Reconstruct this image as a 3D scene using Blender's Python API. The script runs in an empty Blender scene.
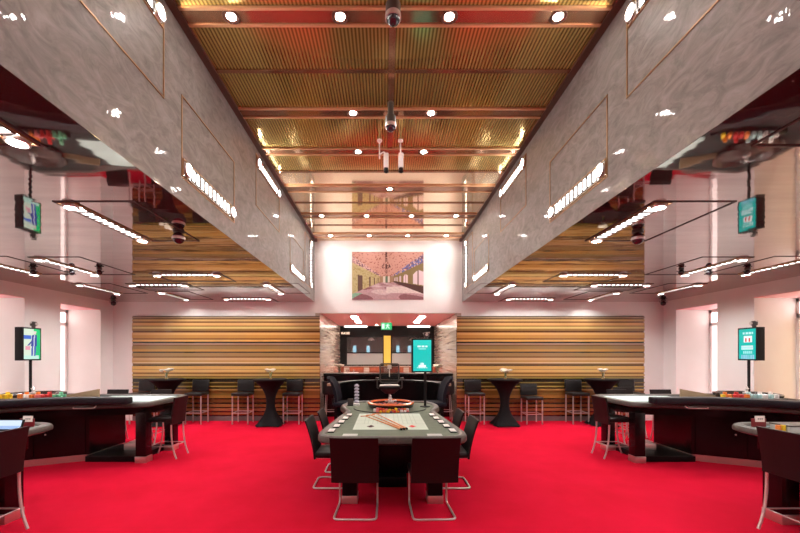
import bpy, bmesh, math, random
from math import pi, sin, cos, radians
from mathutils import Matrix, Vector

random.seed(7)
scene = bpy.context.scene
COL = scene.collection

# ------------------------------------------------------------------ camera
cam_data = bpy.data.cameras.new('camera')
cam_data.sensor_width = 36
cam_data.lens = 17
cam_data.shift_x = 0.01875
cam_data.shift_y = 0.1106
cam = bpy.data.objects.new('camera', cam_data)
cam.location = (0, 0, 1.7)
cam.rotation_euler = (pi / 2, 0, 0)
COL.objects.link(cam)
scene.camera = cam

# ------------------------------------------------------------------ world / exposure
world = bpy.data.worlds.new('world')
scene.world = world
world.use_nodes = True
world.node_tree.nodes['Background'].inputs[0].default_value = (1, .93, .88, 1)
world.node_tree.nodes['Background'].inputs[1].default_value = 0.3
scene.view_settings.view_transform = 'Standard'
scene.view_settings.look = 'None'
scene.view_settings.gamma = 1
scene.view_settings.exposure = 1.8
scene.view_settings.use_curve_mapping = False
STRIP = 5.0       # light strips
LAMP = 190.0        # round lamps beside the strips
DOWN = 68.0
WALL = 4.5       # strips on the atrium walls        # atrium downlights

AX = 0.085         # the room's centre line


# ------------------------------------------------------------------ materials
def lin(c):
    return tuple(((v / 255) / 12.92 if v / 255 <= .04045 else ((v / 255 + .055) / 1.055) ** 2.4) for v in c)


def mat(name, rgb, rough=.5, metal=0.0, spec=.5, coat=0.0, emit=None, strength=0, trans=0.0, ior=1.5):
    m = bpy.data.materials.new(name)
    m.use_nodes = True
    b = m.node_tree.nodes['Principled BSDF']
    b.inputs['Base Color'].default_value = (*rgb, 1)
    b.inputs['Roughness'].default_value = rough
    b.inputs['Metallic'].default_value = metal
    b.inputs['Specular IOR Level'].default_value = spec
    b.inputs['Coat Weight'].default_value = coat
    b.inputs['Coat Roughness'].default_value = .05
    b.inputs['Transmission Weight'].default_value = trans
    b.inputs['IOR'].default_value = ior
    if emit:
        b.inputs['Emission Color'].default_value = (*emit, 1)
        b.inputs['Emission Strength'].default_value = strength
    return m


def nd(m, t):
    return m.node_tree.nodes.new(t)


def noise_colour(m, c1, c2, scale=(5, 5, 5), detail=6, bump=0, lo=.3, hi=.7, bump_dist=.01):
    nt = m.node_tree
    b = nt.nodes['Principled BSDF']
    tc = nd(m, 'ShaderNodeTexCoord')
    mp = nd(m, 'ShaderNodeMapping')
    mp.inputs['Scale'].default_value = scale
    nz = nd(m, 'ShaderNodeTexNoise')
    nz.inputs['Scale'].default_value = 1
    nz.inputs['Detail'].default_value = detail
    nz.inputs['Roughness'].default_value = .6
    cr = nd(m, 'ShaderNodeValToRGB')
    cr.color_ramp.elements[0].position = lo
    cr.color_ramp.elements[1].position = hi
    cr.color_ramp.elements[0].color = (*c1, 1)
    cr.color_ramp.elements[1].color = (*c2, 1)
    nt.links.new(tc.outputs['Object'], mp.inputs[0])
    nt.links.new(mp.outputs[0], nz.inputs['Vector'])
    nt.links.new(nz.outputs['Fac'], cr.inputs[0])
    nt.links.new(cr.outputs[0], b.inputs['Base Color'])
    if bump:
        bp = nd(m, 'ShaderNodeBump')
        bp.inputs['Strength'].default_value = bump
        bp.inputs['Distance'].default_value = bump_dist
        nt.links.new(nz.outputs['Fac'], bp.inputs['Height'])
        nt.links.new(bp.outputs[0], b.inputs['Normal'])
    return m


def wave_bump(m, scale, strength, dist):
    nt = m.node_tree
    b = nt.nodes['Principled BSDF']
    tc = nd(m, 'ShaderNodeTexCoord')
    mp = nd(m, 'ShaderNodeMapping')
    mp.inputs['Scale'].default_value = scale
    nz = nd(m, 'ShaderNodeTexNoise')
    nz.inputs['Scale'].default_value = 1
    nz.inputs['Detail'].default_value = 1
    bp = nd(m, 'ShaderNodeBump')
    bp.inputs['Strength'].default_value = strength
    bp.inputs['Distance'].default_value = dist
    nt.links.new(tc.outputs['Object'], mp.inputs[0])
    nt.links.new(mp.outputs[0], nz.inputs['Vector'])
    nt.links.new(nz.outputs['Fac'], bp.inputs['Height'])
    nt.links.new(bp.outputs[0], b.inputs['Normal'])
    return m


def attr_colour(m, emit=0.0):
    nt = m.node_tree
    b = nt.nodes['Principled BSDF']
    a = nd(m, 'ShaderNodeAttribute')
    a.attribute_name = 'Col'
    nt.links.new(a.outputs['Color'], b.inputs['Base Color'])
    if emit:
        b.inputs['Base Color'].default_value = (0, 0, 0, 1)
        nt.links.remove(b.inputs['Base Color'].links[0])
        nt.links.new(a.outputs['Color'], b.inputs['Emission Color'])
        b.inputs['Emission Strength'].default_value = emit
    return m


M = {}
M['carpet'] = noise_colour(mat('red_carpet', (.7, .01, .03), .95, spec=.05),
                           (.46, .004, .020), (.53, .005, .028), (1.2, 1.2, 1.2), 10, .3, .35, .65, .004)
M['white'] = noise_colour(mat('white_paint', (.8, .77, .74), .6, spec=.3), (.79, .775, .755), (.83, .815, .80), (1.5, 1.5, 1.5), 3)
M['pink'] = mat('coral_tone', (.95, .50, .52), .5)  # coral colour; on the niche heads it stands in for carpet bounce
M['soffit'] = mat('lacquered_soffit', (.4, .33, .30), .035, metal=.9)
noise_colour(M['soffit'], (.34, .28, .26), (.46, .39, .36), (1.0, 7, 1), 8)
wave_bump(M['soffit'], (2.2, 7, 1), .06, .012)
M['plaster'] = noise_colour(mat('polished_plaster', (.3, .25, .22), .45, spec=.3, coat=.35),
                            (.135, .123, .114), (.30, .275, .257), (9, 4.5, 9), 14, .03, .3, .7, .004)
_p = M['plaster'].node_tree
_p.nodes['Principled BSDF'].inputs['Coat Roughness'].default_value = .025
for _n in [n for n in _p.nodes if n.type == 'TEX_NOISE']:
    _n.inputs['Distortion'].default_value = 1.6
    _n.inputs['Roughness'].default_value = .68
# trowel waviness of the polished coat
_nz, _bp, _tc = _p.nodes.new('ShaderNodeTexNoise'), _p.nodes.new('ShaderNodeBump'), _p.nodes.new('ShaderNodeTexCoord')
_nz.inputs['Scale'].default_value = 14
_bp.inputs['Strength'].default_value = .12
_bp.inputs['Distance'].default_value = .01
_p.links.new(_tc.outputs['Object'], _nz.inputs['Vector'])
_p.links.new(_nz.outputs['Fac'], _bp.inputs['Height'])
_p.links.new(_bp.outputs[0], _p.nodes['Principled BSDF'].inputs['Coat Normal'])


def gold(name, c1, c2, rough, period):
    m = mat(name, c1, rough, metal=.7)
    nt = m.node_tree
    b = nt.nodes['Principled BSDF']
    tc = nd(m, 'ShaderNodeTexCoord')
    wv = nd(m, 'ShaderNodeTexWave')
    wv.wave_type = 'BANDS'
    wv.bands_direction = 'X'
    wv.inputs['Scale'].default_value = 2 * pi / 20 / period
    cr = nd(m, 'ShaderNodeValToRGB')
    cr.color_ramp.elements[0].position = .35
    cr.color_ramp.elements[1].position = .65
    cr.color_ramp.elements[0].color = (*c1, 1)
    cr.color_ramp.elements[1].color = (*c2, 1)
    bp = nd(m, 'ShaderNodeBump')
    bp.inputs['Strength'].default_value = .06
    bp.inputs['Distance'].default_value = .004
    nt.links.new(tc.outputs['Object'], wv.inputs['Vector'])
    nt.links.new(wv.outputs['Fac'], cr.inputs[0])
    nt.links.new(cr.outputs[0], b.inputs['Base Color'])
    nt.links.new(wv.outputs['Fac'], bp.inputs['Height'])
    nt.links.new(bp.outputs[0], b.inputs['Normal'])
    return m


M['gold_rib'] = gold('ribbed_gold_metal', (.27, .19, .05), (.62, .47, .16), .13, .034)
M['gold'] = mat('smooth_gold_metal', (.88, .70, .47), .06, metal=.85)
M['copper'] = mat('copper_beam', (.36, .20, .11), .12, metal=.75)
M['copper_edge'] = mat('bright_copper_edge', (.62, .36, .20), .4, metal=.6)
M['bronze'] = mat('dark_bronze_trim', (.10, .045, .03), .35, metal=.3)
M['brass'] = mat('brass_line', (.42, .25, .13), .35, metal=.8)
M['gap'] = mat('dark_joint', (.05, .03, .025), .5)
M['chrome'] = mat('chrome', (.62, .58, .56), .32, metal=.7)
M['steel'] = mat('brushed_steel', (.62, .55, .52), .3, metal=.9)
M['leather'] = mat('black_leather', (.006, .005, .005), .4, spec=.4)
M['brown_leather'] = mat('dark_brown_leather', (.007, .003, .0035), .45, spec=.3)
M['maroon'] = mat('black_cherry_lacquer', (.005, .0018, .0025), .25, spec=.3)
M['black'] = mat('black_lacquer', (.003, .0025, .003), .3, spec=.15)
M['matte_black'] = mat('matte_black', (.005, .0045, .005), .55, spec=.25)
M['cloth'] = mat('black_stretch_cloth', (.006, .0045, .0055), .8, spec=.15)
M['navy'] = mat('navy_fabric', (.011, .011, .018), .85, spec=.15)
M['navy_rail'] = mat('dark_padded_rail', (.007, .006, .010), .45, spec=.3)
M['felt'] = noise_colour(mat('green_felt', (.1, .13, .1), .9, spec=.1), (.15, .175, .13), (.18, .205, .155), (9, 9, 9), 6)
M['teal_felt'] = mat('teal_felt', (.10, .145, .145), .85, spec=.15)
M['dark_felt'] = mat('dark_felt', (.022, .028, .027), .85, spec=.15)
M['rail'] = noise_colour(mat('taupe_leather_rail', (.1, .08, .07), .38, spec=.5), (.04, .032, .027), (.075, .06, .05), (30, 30, 30), 4)
M['paper'] = mat('white_paper', (.75, .72, .68), .6)
M['card'] = mat('grey_card', (.5, .5, .46), .6)
M['red_wood'] = mat('orange_wood', (.72, .16, .05), .25, coat=.5)
M['dark_wood'] = mat('dark_wood', (.022, .009, .006), .25, coat=.4)
M['tan_wood'] = mat('tan_wood', (.32, .22, .13), .4)
M['stick'] = mat('varnished_stick', (.62, .22, .07), .35)
M['glass'] = mat('clear_glass', (.95, .97, .95), .02, trans=1.0)
M['smoke'] = mat('dark_window_glass', (.8, .8, .8), .02, trans=.95, ior=1.5)
M['frost'] = mat('frosted_glass', (.42, .41, .40), .4)
M['petal'] = mat('white_petals', (.85, .8, .66), .6)
M['stem'] = mat('green_stem', (.08, .16, .04), .6)
M['white_plastic'] = mat('white_plastic', (.78, .74, .71), .35)
M['grey_plastic'] = mat('dark_grey_plastic', (.05, .045, .04), .4)
M['dome'] = mat('smoked_dome', (.015, .013, .02), .05, spec=.8)
M['strip'] = mat('lit_strip', (1, 1, 1), emit=(1, .96, .92), strength=STRIP)
M['lamp'] = mat('lit_lamp', (1, 1, 1), emit=(1, .965, .93), strength=LAMP)
M['down'] = mat('lit_downlight', (1, 1, 1), emit=(1, .95, .90), strength=DOWN)
M['cove'] = mat('lit_cove', (1, 1, 1), emit=(1, .87, .75), strength=1.2)
M['alcove_light'] = mat('lit_alcove_tube', (1, 1, 1), emit=(1, .88, .78), strength=26)
M['blue_window'] = mat('daylit_far_window', (0, 0, 0), emit=(.35, .65, .8), strength=.4)
M['day'] = mat('daylit_transom', (1, 1, 1), emit=(1, .93, .87), strength=1.2)
M['day_low'] = mat('daylit_blind', (.8, .8, .8), emit=(1, .84, .80), strength=.36)
M['day_orange'] = mat('sunlit_blind', (.8, .8, .8), emit=(1, .66, .34), strength=.4)
M['yellow'] = mat('glowing_gold_column', (.55, .33, .07), .3, metal=.2, emit=(.8, .45, .06), strength=.22)  # emission brightens the column, which is no lamp
M['sign'] = attr_colour(mat('lit_sign', (0, 0, 0)), .36)
M['screen'] = attr_colour(mat('lit_screen', (0, 0, 0), .15), .34)
M['print'] = attr_colour(mat('printed_canvas', (1, 1, 1), .55, spec=.2))
M['slats'] = attr_colour(mat('varnished_slats', (1, 1, 1), .2, spec=.4, coat=1.0))
M['layout'] = attr_colour(mat('printed_felt', (1, 1, 1), .85, spec=.1))
M['veneer'] = noise_colour(mat('glossy_veneer', (.4, .3, .2), .22, metal=.2, coat=.3),
                           (.34, .27, .21), (.62, .52, .44), (.6, .6, 22), 4)
M['bar_red'] = mat('reddish_metal_backbar', (.75, .22, .12), .25, metal=.7)  # reddish metal tone, no emission
M['sign_red'] = mat('dark_red_card', (.2, .01, .015), .3)
M['text'] = mat('lit_lettering', (1, 1, 1), emit=(1, .75, .5), strength=.5)
M['pearl'] = mat('pale_blue_acrylic', (.45, .46, .55), .15, spec=.6)
CH = {}
for nm, c in dict(white=(.8, .75, .72), pink=(.75, .2, .2), red=(.6, .03, .03), orange=(.8, .22, .03), yellow=(.85, .55, .02),
                  green=(.12, .42, .24), blue=(.12, .2, .5), teal=(.4, .6, .6), purple=(.25, .06, .15)).items():
    CH[nm] = mat('chip_' + nm, c, .4)


# ------------------------------------------------------------------ mesh helpers
class MB:
    def __init__(s):
        s.bm = bmesh.new()

    def add(s, t, mtx=None):
        if mtx is not None:
            t.transform(mtx)
        me = bpy.data.meshes.new('t')
        t.to_mesh(me)
        t.free()
        s.bm.from_mesh(me)
        bpy.data.meshes.remove(me)
        return s

    def box(s, c, d, bev=0.0, seg=2, mtx=None):
        t = bmesh.new()
        bmesh.ops.create_cube(t, size=1, matrix=Matrix.Translation(c) @ Matrix.Diagonal((*d, 1)))
        if bev:
            bmesh.ops.bevel(t, geom=t.edges[:], offset=min(bev, min(d) * .49), segments=seg, affect='EDGES', profile=.6)
        return s.add(t, mtx)

    def b2(s, x0, x1, y0, y1, z0, z1, bev=0.0):
        return s.box(((x0 + x1) / 2, (y0 + y1) / 2, (z0 + z1) / 2), (abs(x1 - x0), abs(y1 - y0), abs(z1 - z0)), bev)

    def lathe(s, prof, n=24, mtx=None, c=(0, 0, 0)):
        t = bmesh.new()
        rings = []
        for r, z in prof:
            if r < 1e-5:
                rings.append([t.verts.new((c[0], c[1], c[2] + z))])
            else:
                rings.append([t.verts.new((c[0] + r * cos(2 * pi * i / n), c[1] + r * sin(2 * pi * i / n), c[2] + z)) for i in range(n)])
        for a, b in zip(rings, rings[1:]):
            for i in range(n):
                j = (i + 1) % n
                if len(a) == 1 and len(b) == 1:
                    continue
                if len(a) == 1:
                    t.faces.new((a[0], b[i], b[j]))
                elif len(b) == 1:
                    t.faces.new((a[i], a[j], b[0]))
                else:
                    t.faces.new((a[i], a[j], b[j], b[i]))
        return s.add(t, mtx)

    def tube(s, pts, r, n=8, closed=False, r1=None):
        pts = [Vector(p) for p in pts]
        t = bmesh.new()
        rings = []
        N = len(pts)
        up = None
        for i, p in enumerate(pts):
            if closed:
                d = (pts[(i + 1) % N] - pts[i - 1]).normalized()
            else:
                d = (pts[min(i + 1, N - 1)] - pts[max(i - 1, 0)]).normalized()
            if up is None:
                up = Vector((0, 0, 1)) if abs(d.z) < .9 else Vector((1, 0, 0))
            a = (up - d * up.dot(d))
            if a.length < 1e-4:
                a = d.orthogonal()
            a.normalize()
            up = a
            b = d.cross(a)
            rr = r if r1 is None else r + (r1 - r) * i / (N - 1)
            rings.append([t.verts.new(p + (a * cos(2 * pi * k / n) + b * sin(2 * pi * k / n)) * rr) for k in range(n)])
        pairs = list(zip(rings, rings[1:])) + ([(rings[-1], rings[0])] if closed else [])
        for a, b in pairs:
            for k in range(n):
                j = (k + 1) % n
                t.faces.new((a[k], a[j], b[j], b[k]))
        if not closed:
            t.faces.new(rings[0][::-1])
            t.faces.new(rings[-1])
        return s.add(t)

    def prism(s, poly, z0, z1, bev=0.0):
        t = bmesh.new()
        a = [t.verts.new((x, y, z0)) for x, y in poly]
        b = [t.verts.new((x, y, z1)) for x, y in poly]
        n = len(poly)
        t.faces.new(a[::-1])
        t.faces.new(b)
        for i in range(n):
            j = (i + 1) % n
            t.faces.new((a[i], a[j], b[j], b[i]))
        if bev:
            bmesh.ops.recalc_face_normals(t, faces=t.faces[:])
            es = [e for e in t.edges if abs(e.verts[0].co.z - e.verts[1].co.z) < 1e-6]
            bmesh.ops.bevel(t, geom=es, offset=bev, segments=2, affect='EDGES', profile=.6)
        return s.add(t)

    def sweep(s, poly, prof):
        """closed outline swept with a closed (inward offset, height) profile"""
        t = bmesh.new()
        rings = []
        for d, z in prof:
            rings.append([t.verts.new((x, y, z)) for x, y in offset(poly, d)])
        n = len(poly)
        for a, b in zip(rings, rings[1:] + rings[:1]):
            for i in range(n):
                j = (i + 1) % n
                t.faces.new((a[i], a[j], b[j], b[i]))
        return s.add(t)

    def loft(s, rings, cap=True):
        t = bmesh.new()
        rr = [[t.verts.new(p) for p in ring] for ring in rings]
        n = len(rr[0])
        for a, b in zip(rr, rr[1:]):
            for i in range(n):
                j = (i + 1) % n
                t.faces.new((a[i], a[j], b[j], b[i]))
        if cap:
            t.faces.new(rr[0][::-1])
            t.faces.new(rr[-1])
        return s.add(t)

    def build(s, name, m, parent=None, smooth=True, loc=None):
        bmesh.ops.remove_doubles(s.bm, verts=s.bm.verts[:], dist=1e-6)
        bmesh.ops.recalc_face_normals(s.bm, faces=s.bm.faces[:])
        me = bpy.data.meshes.new(name)
        s.bm.to_mesh(me)
        s.bm.free()
        me.materials.append(m)
        if smooth:
            me.polygons.foreach_set('use_smooth', [True] * len(me.polygons))
            me.set_sharp_from_angle(angle=radians(38))
        o = bpy.data.objects.new(name, me)
        COL.objects.link(o)
        if parent:
            o.parent = parent
        if loc:
            o.location = loc
        return o


def area(poly):
    return sum(x0 * y1 - x1 * y0 for (x0, y0), (x1, y1) in zip(poly, poly[1:] + poly[:1])) / 2


def offset(poly, d):
    sgn = 1 if area(poly) > 0 else -1
    n = len(poly)
    out = []
    for i in range(n):
        p0, p, p1 = Vector(poly[i - 1]), Vector(poly[i]), Vector(poly[(i + 1) % n])
        e0, e1 = (p - p0).normalized(), (p1 - p).normalized()
        n0, n1 = Vector((-e0.y, e0.x)) * sgn, Vector((-e1.y, e1.x)) * sgn
        k = (n0 + n1)
        k = k / max(.35, 1 + n0.dot(n1))
        out.append(tuple(p + k * d))
    return out


def rounded(poly, r, seg=6):
    """round the corners of a polygon; r is a number or a list"""
    n = len(poly)
    out = []
    for i in range(n):
        rr = r[i] if isinstance(r, (list, tuple)) else r
        p0, p, p1 = Vector(poly[i - 1]), Vector(poly[i]), Vector(poly[(i + 1) % n])
        a, b = (p0 - p), (p1 - p)
        d = min(rr, a.length * .48, b.length * .48)
        if d < 1e-4:
            out.append(tuple(p))
            continue
        A, B = p + a.normalized() * d, p + b.normalized() * d
        for k in range(seg + 1):
            t = k / seg
            out.append(tuple(A * (1 - t) ** 2 + p * 2 * t * (1 - t) + B * t * t))
    return out


def fillet(pts, r, seg=5):
    pts = [Vector(p) for p in pts]
    out = [pts[0]]
    for i in range(1, len(pts) - 1):
        p0, p, p1 = pts[i - 1], pts[i], pts[i + 1]
        a, b = p0 - p, p1 - p
        d = min(r, a.length * .48, b.length * .48)
        A, B = p + a.normalized() * d, p + b.normalized() * d
        for k in range(seg + 1):
            t = k / seg
            out.append(A * (1 - t) ** 2 + p * 2 * t * (1 - t) + B * t * t)
    out.append(pts[-1])
    return out


def tag(o, label, cat, group=None):
    o['label'] = label
    o['category'] = cat
    if group:
        o['group'] = group
    return o


def thing(name, label, cat, loc=(0, 0, 0), rz=0, group=None):
    o = bpy.data.objects.new(name, None)
    o.empty_display_size = .1
    COL.objects.link(o)
    o.location = loc
    o.rotation_euler = (0, 0, rz)
    return tag(o, label, cat, group)


def struct(o):
    o['kind'] = 'structure'
    return o


def dup(o, parent=None):
    c = o.copy()
    COL.objects.link(c)
    if parent:
        c.parent = parent
    for ch in list(o.children):
        dup(ch, c)
    return c


def place(proto, used, loc, rz, label, group=None, rot=None):
    o = proto if not used else dup(proto)
    used.append(1)
    o.location = loc
    o.rotation_euler = rot if rot else (0, 0, rz)
    o['label'] = label
    if group:
        o['group'] = group
    return o


def picture(name, w, h, nx, ny, fn, m, parent=None, loc=(0, 0, 0), rot=(0, 0, 0), plane='XZ'):
    """flat printed or lit surface; fn(u, v) gives an 8-bit colour, v upwards"""
    vs, fs, cs = [], [], []
    for j in range(ny + 1):
        for i in range(nx + 1):
            x, y = (i / nx - .5) * w, (j / ny - .5) * h
            vs.append((x, 0, y) if plane == 'XZ' else (x, y, 0))
    for j in range(ny):
        for i in range(nx):
            a = j * (nx + 1) + i
            fs.append((a, a + 1, a + nx + 2, a + nx + 1))
            cs.append(lin(fn((i + .5) / nx, (j + .5) / ny)))
    me = bpy.data.meshes.new(name)
    me.from_pydata(vs, [], fs)
    at = me.color_attributes.new('Col', 'FLOAT_COLOR', 'CORNER')
    buf = []
    for c in cs:
        buf += [c[0], c[1], c[2], 1] * 4
    at.data.foreach_set('color', buf)
    me.materials.append(m)
    o = bpy.data.objects.new(name, me)
    COL.objects.link(o)
    o.location, o.rotation_euler = loc, rot
    if parent:
        o.parent = parent
    return o


# ================================================================== THE SETTING
ZB = 9.81            # back wall
HS = 3.08            # soffit height
HC = 4.67            # atrium ceiling
UW = 7.145           # side walls, from the centre line
UA = 1.915           # atrium walls
UO = 1.775           # alcove opening
HO = 2.79            # alcove height
ZE = 14.2            # alcove back wall
YF = -2.6            # wall behind the camera
ZG = [(8.22, 9.38), (6.24, 7.40), (4.26, 5.42), (2.28, 3.44), (.30, 1.46)]   # wall niches
HN, DN = 2.83, .87

mb = MB()
mb.b2(AX - UW - 1.1, AX + UW + 1.1, YF - .2, ZE + 2.2, -.2, 0)
struct(mb.build('floor', M['carpet']))

for side, s in (('left', -1), ('right', 1)):
    w = MB()
    x0, x1 = AX + s * UW, AX + s * (UW + DN)
    w.b2(x0, x1, YF, ZB, HN, HS + .12)
    edges = [YF] + [v for g in reversed(ZG) for v in g] + [ZB]
    for i in range(0, len(edges), 2):
        w.b2(x0, x1, edges[i], edges[i + 1], 0, HN)
    struct(w.build('wall_' + side, M['white'], smooth=False))
    # heads of the window niches, coral colour standing in for red carpet bounce
    for k, (a, b) in enumerate(ZG[:3]):
        t = MB()
        t.b2(x0 - s * .002, x1, a, b, HN - .012, HN - .001)
        struct(t.build('trim_%d' % (k + 1 + (3 if s > 0 else 0)), M['pink'], smooth=False))

wn = 0
for side, s in (('left', -1), ('right', 1)):
    for k, (a, b) in enumerate(ZG):
        wn += 1
        root = bpy.data.objects.new('window_%d' % wn, None)
        COL.objects.link(root)
        root.location = (AX + s * (UW + DN - .02), (a + b) / 2, 0)
        struct(root)
        wd = b - a
        f = MB()
        for z in (.04, 2.46, HN - .05):
            f.box((0, 0, z), (.06, wd, .08))
        for y in (-wd / 2 + .03, 0, wd / 2 - .03):
            f.box((0, y, HN / 2), (.06, .06, HN - .06))
        f.build('window_frame', M['white'], root, smooth=False)
        p = MB()
        p.box((s * .01, 0, 2.62), (.02, wd - .08, .28))
        p.build('transom_pane', M['day'], root, smooth=False)
        p = MB()
        p.box((s * .01, 0, 1.25), (.02, wd - .08, 2.36))
        p.build('pane', M['day_orange'] if (s > 0 and k == 1) else M['day_low'], root, smooth=False)

w = MB()
w.b2(AX - UW - .9, AX - UO, ZB, ZB + .16, 0, HC + .1)
w.b2(AX + UO, AX + UW + .9, ZB, ZB + .16, 0, HC + .1)
w.b2(AX - UO, AX + UO, ZB, ZB + .16, HO, HC + .1)
struct(w.build('wall_back', M['white'], smooth=False))
w = MB()
w.b2(AX - UW - .9, AX + UW + .9, YF - .15, YF, 0, HC + .1)
struct(w.build('wall_front', M['white'], smooth=False))

# dropped side ceilings with lacquered undersides, and the polished plaster faces of the atrium
for side, s in (('left', -1), ('right', 1)):
    c = MB()
    xa, xb = AX + s * (UA + .001), AX + s * (UW + .05)
    c.b2(xa, xb, YF, ZB, HS, HS + .003)
    c.b2(AX + s * (UA + .13), xb, YF, ZB, HS + .002, HS + .1)
    struct(c.build('ceiling_' + side, M['soffit'], smooth=False))
    c = MB()
    c.b2(AX + s * UA, AX + s * (UA + .12), YF, ZB, HS + .004, HC)
    struct(c.build('wall_atrium_' + side, M['plaster'], smooth=False))

# atrium ceiling: gold panels, copper beams, seams and a centre spine
c = MB()
c.b2(AX - UA - .1, AX + UA + .1, YF, 6.1, HC, HC + .08)
struct(c.build('ceiling', M['gold_rib'], smooth=False))
c = MB()
c.b2(AX - UA - .1, AX + UA + .1, 6.1, ZB, HC, HC + .08)
struct(c.build('ceiling_far', M['gold'], smooth=False))
beams = [(-1.0, -.83), (.4, .57), (1.83, 2.0), (3.22, 3.386), (4.54, 4.70), (5.417, 5.578), (6.61, 6.85), (7.93, 8.14), (9.22, 9.5)]
lines = [-.2, 1.2, 2.6, 3.944, 6.11, 7.37, 8.65]
t = 10
for a, b in beams:
    bm_ = MB()
    bm_.b2(AX - UA + .07, AX + UA - .07, a, b, HC - .012, HC + .01)
    struct(bm_.build('trim_%d' % t, M['copper'], smooth=False))
    t += 1
    e = MB()
    for y in (a, b):
        e.b2(AX - UA + .07, AX + UA - .07, y - .014, y + .014, HC - .022, HC - .004)
    struct(e.build('trim_%d' % t, M['copper_edge'], smooth=False))
    t += 1
for y in lines:
    e = MB()
    e.b2(AX - UA + .07, AX + UA - .07, y - .025, y + .025, HC - .012, HC + .01)
    struct(e.build('trim_%d' % t, M['copper'], smooth=False))
    t += 1
e = MB()
e.b2(AX - .05, AX + .015, YF, 5.4, HC - .016, HC + .01)
struct(e.build('trim_%d' % t, M['copper'], smooth=False))
t += 1
for s in (-1, 1):
    e = MB()
    e.b2(AX + s * (UA - .07), AX + s * UA, YF, ZB, HC - .03, HC + .02)
    struct(e.build('trim_%d' % t, M['bronze'], smooth=False))
    t += 1

# alcove behind the opening
w = MB()
w.b2(AX - UO - .12, AX - UO + .008, ZB - .002, ZE + 2, 0, HO - .003)
struct(w.build('wall_alcove_left', M['veneer'], smooth=False))
w = MB()
w.b2(AX + UO - .008, AX + UO + .12, ZB - .002, ZE + 2, 0, HO - .003)
struct(w.build('wall_alcove_right', M['veneer'], smooth=False))
w = MB()
w.b2(AX - UO - .12, AX + UO + .12, ZB + .16, ZE + 2.1, HO, HO + .1)
struct(w.build('ceiling_alcove', M['pink'], smooth=False))
# dark end wall with its long opening and the counter room behind
w = MB()
A0, A1 = AX - UO, AX + UO
w.b2(A0, A1, ZE, ZE + .12, 2.42, HO)
w.b2(A0, A0 + .22, ZE, ZE + .12, 0, 2.42)
w.b2(A1 - .22, A1, ZE, ZE + .12, 0, 2.42)
w.b2(A0 + .22, A1 - .22, ZE, ZE + .12, 0, 1.3)
struct(w.build('wall_alcove_back', M['matte_black'], smooth=False))
w = MB()
w.b2(A0 - .3, A1 + .3, ZE + 2.0, ZE + 2.1, 0, HO)
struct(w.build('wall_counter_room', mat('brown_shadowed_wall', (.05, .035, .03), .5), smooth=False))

# slatted wall panels, colours read off the photograph slat by slat (pixel rows 315-421 of the far wall)
S1 = [(37, 44, (60, 40, 20)), (44, 58, (165, 130, 95)), (58, 68, (105, 66, 33)), (68, 86, (205, 150, 85)), (86, 98, (105, 68, 36)),
      (98, 122, (215, 150, 85)), (122, 132, (130, 90, 42)), (132, 150, (210, 165, 95)), (150, 168, (150, 105, 50)), (168, 184, (96, 54, 22)),
      (184, 205, (215, 150, 80)), (205, 235, (190, 125, 55)), (235, 246, (112, 65, 28)), (246, 264, (215, 150, 75)), (264, 278, (60, 38, 13)),
      (278, 290, (170, 125, 95)), (290, 302, (125, 82, 43)), (302, 332, (145, 105, 55)), (332, 352, (185, 125, 55)), (352, 362, (42, 25, 9)),
      (362, 395, (155, 110, 60)), (395, 405, (105, 62, 20)), (405, 430, (200, 145, 90)), (430, 442, (175, 120, 55)), (442, 456, (215, 165, 110)),
      (456, 472, (125, 86, 43)), (472, 480, (52, 34, 10)), (480, 510, (215, 155, 75)), (510, 530, (205, 160, 90))]
S2 = [(0, 8, (62, 40, 14)), (8, 35, (210, 160, 95)), (35, 45, (140, 90, 40)), (45, 65, (218, 158, 82)), (65, 78, (130, 85, 35)),
      (78, 98, (200, 145, 72)), (98, 108, (110, 78, 30)), (108, 118, (160, 128, 55)), (118, 150, (50, 38, 22)), (150, 160, (130, 98, 46)),
      (160, 175, (70, 48, 22)), (175, 185, (95, 68, 32)), (185, 195, (165, 125, 55)), (195, 210, (60, 42, 22)), (210, 225, (165, 115, 55)),
      (225, 265, (125, 82, 34)), (265, 292, (150, 96, 40)), (292, 302, (40, 22, 9)), (302, 330, (120, 68, 30)), (330, 345, (60, 30, 12)),
      (345, 370, (140, 82, 40)), (370, 380, (48, 25, 11)), (380, 405, (148, 85, 48)), (405, 418, (42, 22, 13)), (418, 440, (140, 76, 34)),
      (440, 452, (42, 22, 13))]  # lower slats' darker tones include reflected dark furniture and shade
SLATS = []
for a, b, c in S1:
    SLATS.append((312 + a / 8.87, 312 + b / 8.87, c))
for a, b, c in S2:
    SLATS.append((365 + a / 8.87 + .6 if a == 0 else 365 + a / 8.87, 365 + b / 8.87, c))
SLATS = [(1.7 + (355 - b) / 38.53, 1.7 + (355 - a) / 38.53, c) for a, b, c in SLATS]
SLATS.sort()


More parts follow.
